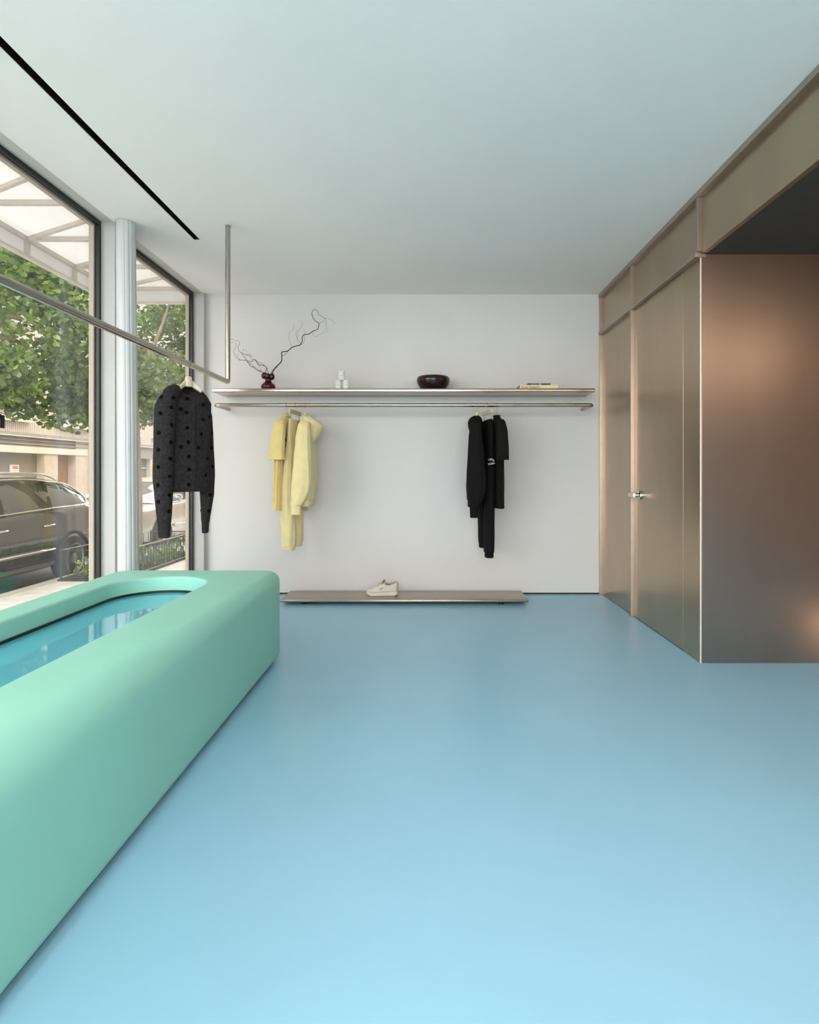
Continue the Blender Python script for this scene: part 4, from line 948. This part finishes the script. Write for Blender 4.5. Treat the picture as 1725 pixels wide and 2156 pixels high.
# ---- cars
def car(nm, xn, yf, L, paint, label, gh, sta, lamp, wheels, rail=True, dark=True):
    W_ = 0.93; xc = xn-W_; c = thing(nm, (xc, yf+L/2, ZK), label, 'car')
    P = lambda s, x, z: (xc+x, yf+s, ZK+z)
    rg = []
    for i in range(41):
        s = L*i/40; hw, zl, zs = interp(sta, s)
        half = [(hw*0.80, zl), (hw*0.955, zl+0.06), (hw*0.985, zl+0.20), (hw, (zl+zs)/2), (hw*0.99, zs-0.16), (hw*0.965, zs-0.05), (hw*0.90, zs), (hw*0.55, zs+0.025), (0, zs+0.035)]
        rg.append([P(s, x, z) for x, z in half]+[P(s, -x, z) for x, z in reversed(half[:-1])])
    MB().rings(rg).build('body', paint, c, smooth=True, sharp=0.9)
    rg = []; rf = []
    s0, s1 = gh[0][0], gh[-1][0]
    for i in range(33):
        s = s0+(s1-s0)*i/32; hb, ht, zb, zt = interp(gh, s); zt = max(zt, zb+0.01)
        half = [(hb, zb), (hb+(ht-hb)*0.5+0.02, zb+(zt-zb)*0.5), (ht, zt-0.02), (ht*0.8, zt), (0, zt+0.015)]
        rg.append([P(s, x, z) for x, z in half]+[P(s, -x, z) for x, z in reversed(half[:-1])])
        if zt > gh[len(gh)//2][4]*0.94:
            up = [(ht+0.022, zt-0.075), (ht+0.012, zt-0.005), (ht*0.8, zt+0.018), (0, zt+0.034)]
            dn = [(0, zt+0.004), (ht*0.8, zt-0.012), (ht-0.01, zt-0.035)]
            loop = up+[(-x, z) for x, z in reversed(up[:-1])]+[(-x, z) for x, z in reversed(dn)]+dn[1:]
            rf.append([P(s, x, z) for x, z in loop])
    MB().rings(rg).build('glasshouse', 'car_glass', c, smooth=True, sharp=0.8)
    MB().rings(rf).build('roof', paint, c, smooth=True, sharp=0.9)
    for sgn in (1, -1):
        def side(s, k):
            hb, ht, zb, zt = interp(gh, s); return P(s, sgn*(hb+(ht-hb)*k+0.02*math.sin(PI*k)+0.006), zb+(zt-zb)*k)
        sA = s0+0.35; sB = s1-0.25
        MB().tube(smooth_path([side(s, 0.93) for s in [sA+0.3+(sB-sA-0.5)*i/8 for i in range(9)]]+[side(sB, 0.45), side(sB-0.10, 0.06)], 4), 0.012, 6).build('window_trim', 'car_chrome', c, smooth=True)
        MB().tube([side(s, 0.03) for s in [sA-0.1+(sB-sA)*i/8 for i in range(9)]], 0.013, 6).build('belt_trim', 'car_chrome', c, smooth=True)
        for f_ in (0.36, 0.64):
            s = s0+(s1-s0)*f_
            MB().bar(side(s, 0.0), side(s+0.10, 0.96), 0.02, 0.07, (0, 1, 0)).build('pillar', 'tyre', c)
        if rail:
            MB().tube(smooth_path([P(s0+0.95, sgn*0.62, interp(gh, s0+0.95)[3]+0.02), P(s0+1.1, sgn*0.63, interp(gh, s0+1.1)[3]+0.06), P(s1-1.2, sgn*0.63, interp(gh, s1-1.2)[3]+0.07), P(s1-0.75, sgn*0.62, interp(gh, s1-0.75)[3]+0.02)], 4), 0.016, 6).build('roof_rail', 'car_chrome', c, smooth=True)
        MB().tube([P(s, sgn*(interp(sta, s)[0]+0.008), 0.53+0.006*s) for s in [wheels[0]+0.5+(wheels[1]-wheels[0]-1.0)*i/6 for i in range(7)]], 0.028, 8).build('sill_trim', 'car_chrome', c, smooth=True)
        for s in (s0+(s1-s0)*0.33, s0+(s1-s0)*0.60):
            hw = interp(sta, s)[0]; MB().tube([P(s-0.11, sgn*(hw+0.0), 0.90), P(s-0.08, sgn*(hw+0.03), 0.905), P(s+0.08, sgn*(hw+0.03), 0.91), P(s+0.11, sgn*(hw+0.0), 0.91)], 0.015, 6).build('door_handle', paint if not dark else 'car_chrome', c, smooth=True)
        for s in wheels:
            x0 = sgn*(W_-0.16)
            def disc(prof, nm2, mm, par):
                d = MB().lathe(prof, seg=28); d.v = [P(s+x, x0+sgn*z, 0.345+y_) for x, y_, z in d.v]; return d.build(nm2, mm, par, smooth=True, sharp=0.6)
            ty = disc([(0.20, 0.0), (0.33, 0.0), (0.345, 0.03), (0.345, 0.155), (0.33, 0.178), (0.235, 0.182), (0.22, 0.16)], 'tyre', 'tyre', c)
            disc([(0.0, 0.12), (0.225, 0.12), (0.235, 0.178), (0.222, 0.178), (0.205, 0.140), (0.05, 0.165), (0.0, 0.168)], 'rim', 'rim_alloy', ty)
            ar = MB().tube([P(s+0.39*math.cos(t), sgn*(interp(sta, s)[0]+0.004), 0.36+0.39*math.sin(t)) for t in [PI*i/14 for i in range(15)]], 0.024, 8); ar.build('wheel_arch', 'tyre', c, smooth=True)
        m_s = s0+0.42; hb = interp(gh, m_s)[0]
        mr = MB().ell([P(m_s, sgn*(hb+0.13), 1.06+dz)+(rx, ry, 0) for dz, rx, ry in ((0, 0.06, 0.04), (0.015, 0.10, 0.06), (0.07, 0.11, 0.07), (0.13, 0.09, 0.06), (0.15, 0.05, 0.03))], 16, p=3); mr.build('wing_mirror', paint, c, smooth=True)
        hl = MB().ell([P(lamp[0], sgn*lamp[1], lamp[2]+dz)+(rx, ry, sgn*-0.9) for dz, rx, ry in ((0, 0.07, 0.03), (0.03, 0.16, 0.055), (0.08, 0.17, 0.06), (0.12, 0.10, 0.04))], 18, p=2.6); hl.build('headlamp', 'lamp_amber', c, smooth=True)
        tl = MB().ell([P(L-0.16, sgn*0.84, 0.93+dz)+(rx, ry, 0) for dz, rx, ry in ((0, 0.05, 0.10), (0.03, 0.085, 0.20), (0.09, 0.085, 0.20), (0.13, 0.04, 0.10))], 18, p=3); tl.build('tail_lamp', 'lamp_red', c, smooth=True)
    return c
sta_s = [(0, .72, .40, .72), (.15, .86, .28, .90), (.5, .91, .25, 1.0), (1.35, .93, .25, 1.09), (2.5, .93, .25, 1.12), (3.6, .93, .25, 1.16), (4.4, .91, .28, 1.18), (4.68, .87, .36, 1.12), (4.8, .80, .46, .98)]
gh_s = [(1.25, .86, .70, 1.06, 1.12), (1.6, .87, .68, 1.07, 1.34), (2.0, .87, .66, 1.08, 1.54), (2.4, .87, .66, 1.09, 1.60), (3.2, .87, .66, 1.12, 1.61), (4.0, .86, .65, 1.14, 1.54), (4.4, .84, .64, 1.15, 1.44), (4.62, .82, .68, 1.15, 1.26), (4.74, .80, .72, 1.12, 1.16)]
car('dark_suv', -5.5, 5.05, 4.8, 'car_black', 'black car parked nearest, seen through the large window', gh_s, sta_s, (0.16, 0.66, 0.70), (0.95, 3.95))
sta_c = [(0, .66, .40, .74), (.12, .82, .26, .84), (.4, .89, .22, .93), (1.2, .92, .22, 1.02), (2.5, .93, .22, 1.05), (3.8, .92, .24, 1.08), (4.4, .86, .32, 1.04), (4.55, .80, .42, .95)]
gh_c = [(0.95, .84, .72, 1.00, 1.03), (1.3, .85, .66, 1.01, 1.24), (1.75, .85, .62, 1.02, 1.46), (2.2, .85, .62, 1.03, 1.53), (3.0, .84, .61, 1.04, 1.53), (3.7, .82, .60, 1.05, 1.42), (4.2, .78, .62, 1.04, 1.18), (4.4, .76, .66, 1.02, 1.06)]
car('silver_car', -5.5, 11.2, 4.55, 'car_silver', 'silver car parked behind, seen through the narrow window', gh_c, sta_c, (0.20, 0.70, 0.72), (0.85, 3.6), rail=False, dark=False)

# ---- tree pit: fence, soil, flowers
FX0, FX1, FY0, FY1, FZ0, FZ1 = -5.15, -4.28, 8.12, 10.75, -0.36, 0.03
struct(bx('tree_pit', (FX0-0.03, FY0-0.03, ZW-0.01), (FX1+0.03, FY1+0.03, ZW+0.03), 'soil'))
fe = thing('pit_fence', ((FX0+FX1)/2, (FY0+FY1)/2, ZW), 'low black iron fence with thin bars around the tree pit', 'fence')
for z, r in ((FZ1, 0.009), (FZ0, 0.008)):
    for a, c in (((FX1, FY0), (FX1, FY1)), ((FX0, FY0), (FX0, FY1)), ((FX0, FY0), (FX1, FY0)), ((FX0, FY1), (FX1, FY1))):
        MB().tube([(*a, z), (*c, z)], r, 6).build('rail', 'iron_rail' if a[0] == c[0] else 'iron_black', fe)
bar0 = None
def fbar(x, y):
    global bar0
    if bar0 is None:
        o = MB().tube([(0, 0, FZ0-0.05), (0, 0, FZ1)], 0.0055, 5).build('bar', 'iron_black', fe); bar0 = o.data
    else: o = link('bar', bar0, fe)
    o.location = Vector((x, y, 0))-Vector(fe.location)
for i in range(30):
    y = FY0+(FY1-FY0)*i/29; fbar(FX1, y)
    if i % 2 == 0: fbar(FX0, y)
for i in range(1, 8):
    x = FX0+(FX1-FX0)*i/8; fbar(x, FY1); fbar(x, FY0)
for x, y in ((FX0, FY0), (FX0, FY1), (FX1, FY0), (FX1, FY1)): MB().tube([(x, y, ZW), (x, y, FZ1+0.02)], 0.012, 6).build('post', 'iron_black', fe)

def leaf_quad(mb, p, s, n, up):
    """a small rounded fan leaf, stalk end at p"""
    n = n.normalized(); a = up-n*up.dot(n); a = a.normalized() if a.length > 1e-4 else n.orthogonal().normalized(); b_ = n.cross(a)
    pts = [p, p+b_*s*0.52+a*s*0.42+n*s*0.06, p+b_*s*0.36+a*s*0.86, p+a*s*0.80-n*s*0.08, p-b_*s*0.36+a*s*0.86, p-b_*s*0.52+a*s*0.42+n*s*0.06]
    mb.add(pts, [(0, 1, 2, 3), (0, 3, 4, 5)])
rv = lambda: Vector((random.gauss(0, 1), random.gauss(0, 1), random.gauss(0, 1))).normalized()
random.seed(21)
where = ['nearest the far corner of the tree pit fence', 'beside the tree trunk', 'by the kerb side of the tree pit', 'at the near end of the tree pit', 'in the middle of the tree pit']
spots = [(-4.50+random.uniform(-.05, .05), 8.25+0.19*i) for i in range(13)] + [(-4.82+random.uniform(-.1, .06), 8.3+0.28*i) for i in range(6)]
for i, (x, y) in enumerate(spots):
    pn = thing('pansy_plant', (x, y, ZW+0.03), 'small leafy pansy plant with violet and white blooms in the fenced tree pit', 'flower plant', 'pansies in the tree pit')
    mb = MB(); z0 = ZW+0.03; hh = random.uniform(0.16, 0.30)
    for k in range(70):
        d = rv(); d.z = abs(d.z); p = Vector((x, y, z0))+Vector((d.x*0.12, d.y*0.12, d.z*hh)); leaf_quad(mb, p, random.uniform(0.04, 0.07), rv()+Vector((0, 0, 0.8)), d)
    for k in range(5): mb.tube([(x, y, z0-0.01), (x+random.uniform(-.08, .08), y+random.uniform(-.08, .08), z0+hh*0.9)], 0.004, 4)
    tag(mb.build('foliage', 'leaf_light' if i % 3 else 'leaf_green', pn), kind='stuff')
    for k in range(3):
        c = Vector((x+random.uniform(0, .12), y+random.uniform(-.12, .06), z0+hh*random.uniform(0.7, 1.1))); fn = Vector((0.5, -0.75, 0.35))+rv()*0.3
        mb = MB()
        for q in range(5):
            a = 2*PI*q/5; t = fn.normalized().orthogonal().normalized(); t = Matrix.Rotation(a, 3, fn.normalized()) @ t
            leaf_quad(mb, c, 0.026, fn, t)
        mb.build('blossom', 'petal_white' if (i+k) % 2 else 'petal_violet', pn)

# ---- trees
def tree(nm, base, htrunk, limbs, clusters, nleaf, label, mats, seed, r0=0.10):
    random.seed(seed); bx_, by_ = base
    t = thing(nm, (bx_, by_, ZW), label, 'tree')
    top = Vector((bx_-0.05, by_, htrunk))
    MB().tube(smooth_path([(bx_, by_, ZW-0.01), (bx_+0.02, by_, 0.4), (bx_-0.02, by_+0.02, 1.3), top], 5), [r0*1.25]+[r0*1.0]*14+[r0*0.8], 12).build('trunk', 'bark', t, smooth=True)
    for e in limbs:
        e = Vector(e); mid = top.lerp(e, 0.5)+Vector((random.uniform(-.15, .15), random.uniform(-.15, .15), 0.25))
        P = smooth_path([top-Vector((0, 0, 0.15)), mid, e], 6); n = len(P)
        MB().tube(P, [0.05*(1-0.85*k/(n-1)) for k in range(n)], 7).build('limb', 'bark', t, smooth=True)
    L = []
    for (c, r, wgt) in clusters:
        c = Vector(c)
        for k in range(int(nleaf*wgt)):
            d = rv(); p = c+Vector((d.x, d.y, d.z*0.75))*r*(random.random()**0.45)
            L.append((p, random.uniform(0.060, 0.095), rv()+Vector((0.25, -0.35, 0.55)), Vector((d.x*0.6, d.y*0.6, -0.9))+rv()*0.4))
    def score(q):
        p = q[0]; u = U0+F*p.x/p.y; v = V0-F*(p.z-EYE)/p.y
        vis = (0 < u < 200 and v > 515) or (292 < u < 402 and v > 630)
        return (0 if vis else 1, p.length/q[1])
    L.sort(key=score)
    lm = None
    for p, s, n_, up in L[:300]:
        if lm is None:
            mb = MB(); leaf_quad(mb, Vector((0, 0, 0)), 1.0, Vector((0, 0, 1)), Vector((0, 1, 0))); o = mb.build('leaf', mats[0], t); lm = o.data
        else: o = link('leaf', lm, t)
        n_ = n_.normalized(); a = (up-n_*up.dot(n_)).normalized(); b_ = a.cross(n_)
        o.matrix_local = Matrix.Translation(p-Vector(t.location)) @ Matrix(((b_.x, a.x, n_.x, 0), (b_.y, a.y, n_.y, 0), (b_.z, a.z, n_.z, 0), (0, 0, 0, 1))) @ Matrix.Scale(s, 4)
    for j in range(3):
        mb = MB()
        for p, s, n_, up in L[300+j::3]: leaf_quad(mb, p, s, n_, up)
        tag(mb.build('foliage', mats[j], t), kind='stuff')
    return t
random.seed(3)
def clump(n, x, y, z, r):
    out = []
    for k in range(n):
        out.append(((random.uniform(*x), random.uniform(*y), random.uniform(*z)), random.uniform(*r), random.uniform(0.7, 1.3)))
    return out
cA = clump(26, (-6.6, -4.6), (8.6, 13.2), (3.0, 5.6), (0.45, 0.8)) + clump(22, (-6.2, -4.5), (9.6, 13.2), (2.15, 3.3), (0.3, 0.55)) + clump(10, (-6.0, -4.9), (11.2, 13.4), (3.2, 4.8), (0.4, 0.65))
tree('street_tree', (-4.92, 9.72), 2.5, [(-5.4, 11.4, 3.6), (-5.8, 9.4, 3.8), (-4.9, 8.8, 3.4), (-5.6, 12.6, 3.0), (-4.8, 10.8, 4.4)], cA, 300, 'street tree in the fenced pit, its trunk just right of the white column', ('leaf_green', 'leaf_dark', 'leaf_light'), 5)
cB = clump(30, (-6.8, -4.6), (5.6, 9.0), (2.5, 5.4), (0.4, 0.75)) + clump(16, (-6.0, -4.7), (6.6, 8.8), (2.0, 2.7), (0.25, 0.42)) + clump(9, (-6.2, -5.0), (7.3, 9.0), (3.0, 4.6), (0.35, 0.6)) + [((-5.5, 8.15, 1.95), 0.16, 0.16), ((-5.4, 8.35, 1.85), 0.12, 0.08), ((-5.5, 8.75, 2.0), 0.16, 0.14)]
tree('street_tree', (-4.95, 5.9), 2.5, [(-5.6, 7.4, 3.6), (-6.0, 6.2, 3.6), (-5.0, 7.9, 3.0), (-5.2, 5.4, 3.8), (-5.4, 8.4, 2.6)], cB, 270, 'street tree whose dense crown fills the upper part of the large window', ('leaf_green', 'leaf_dark', 'leaf_light'), 6)
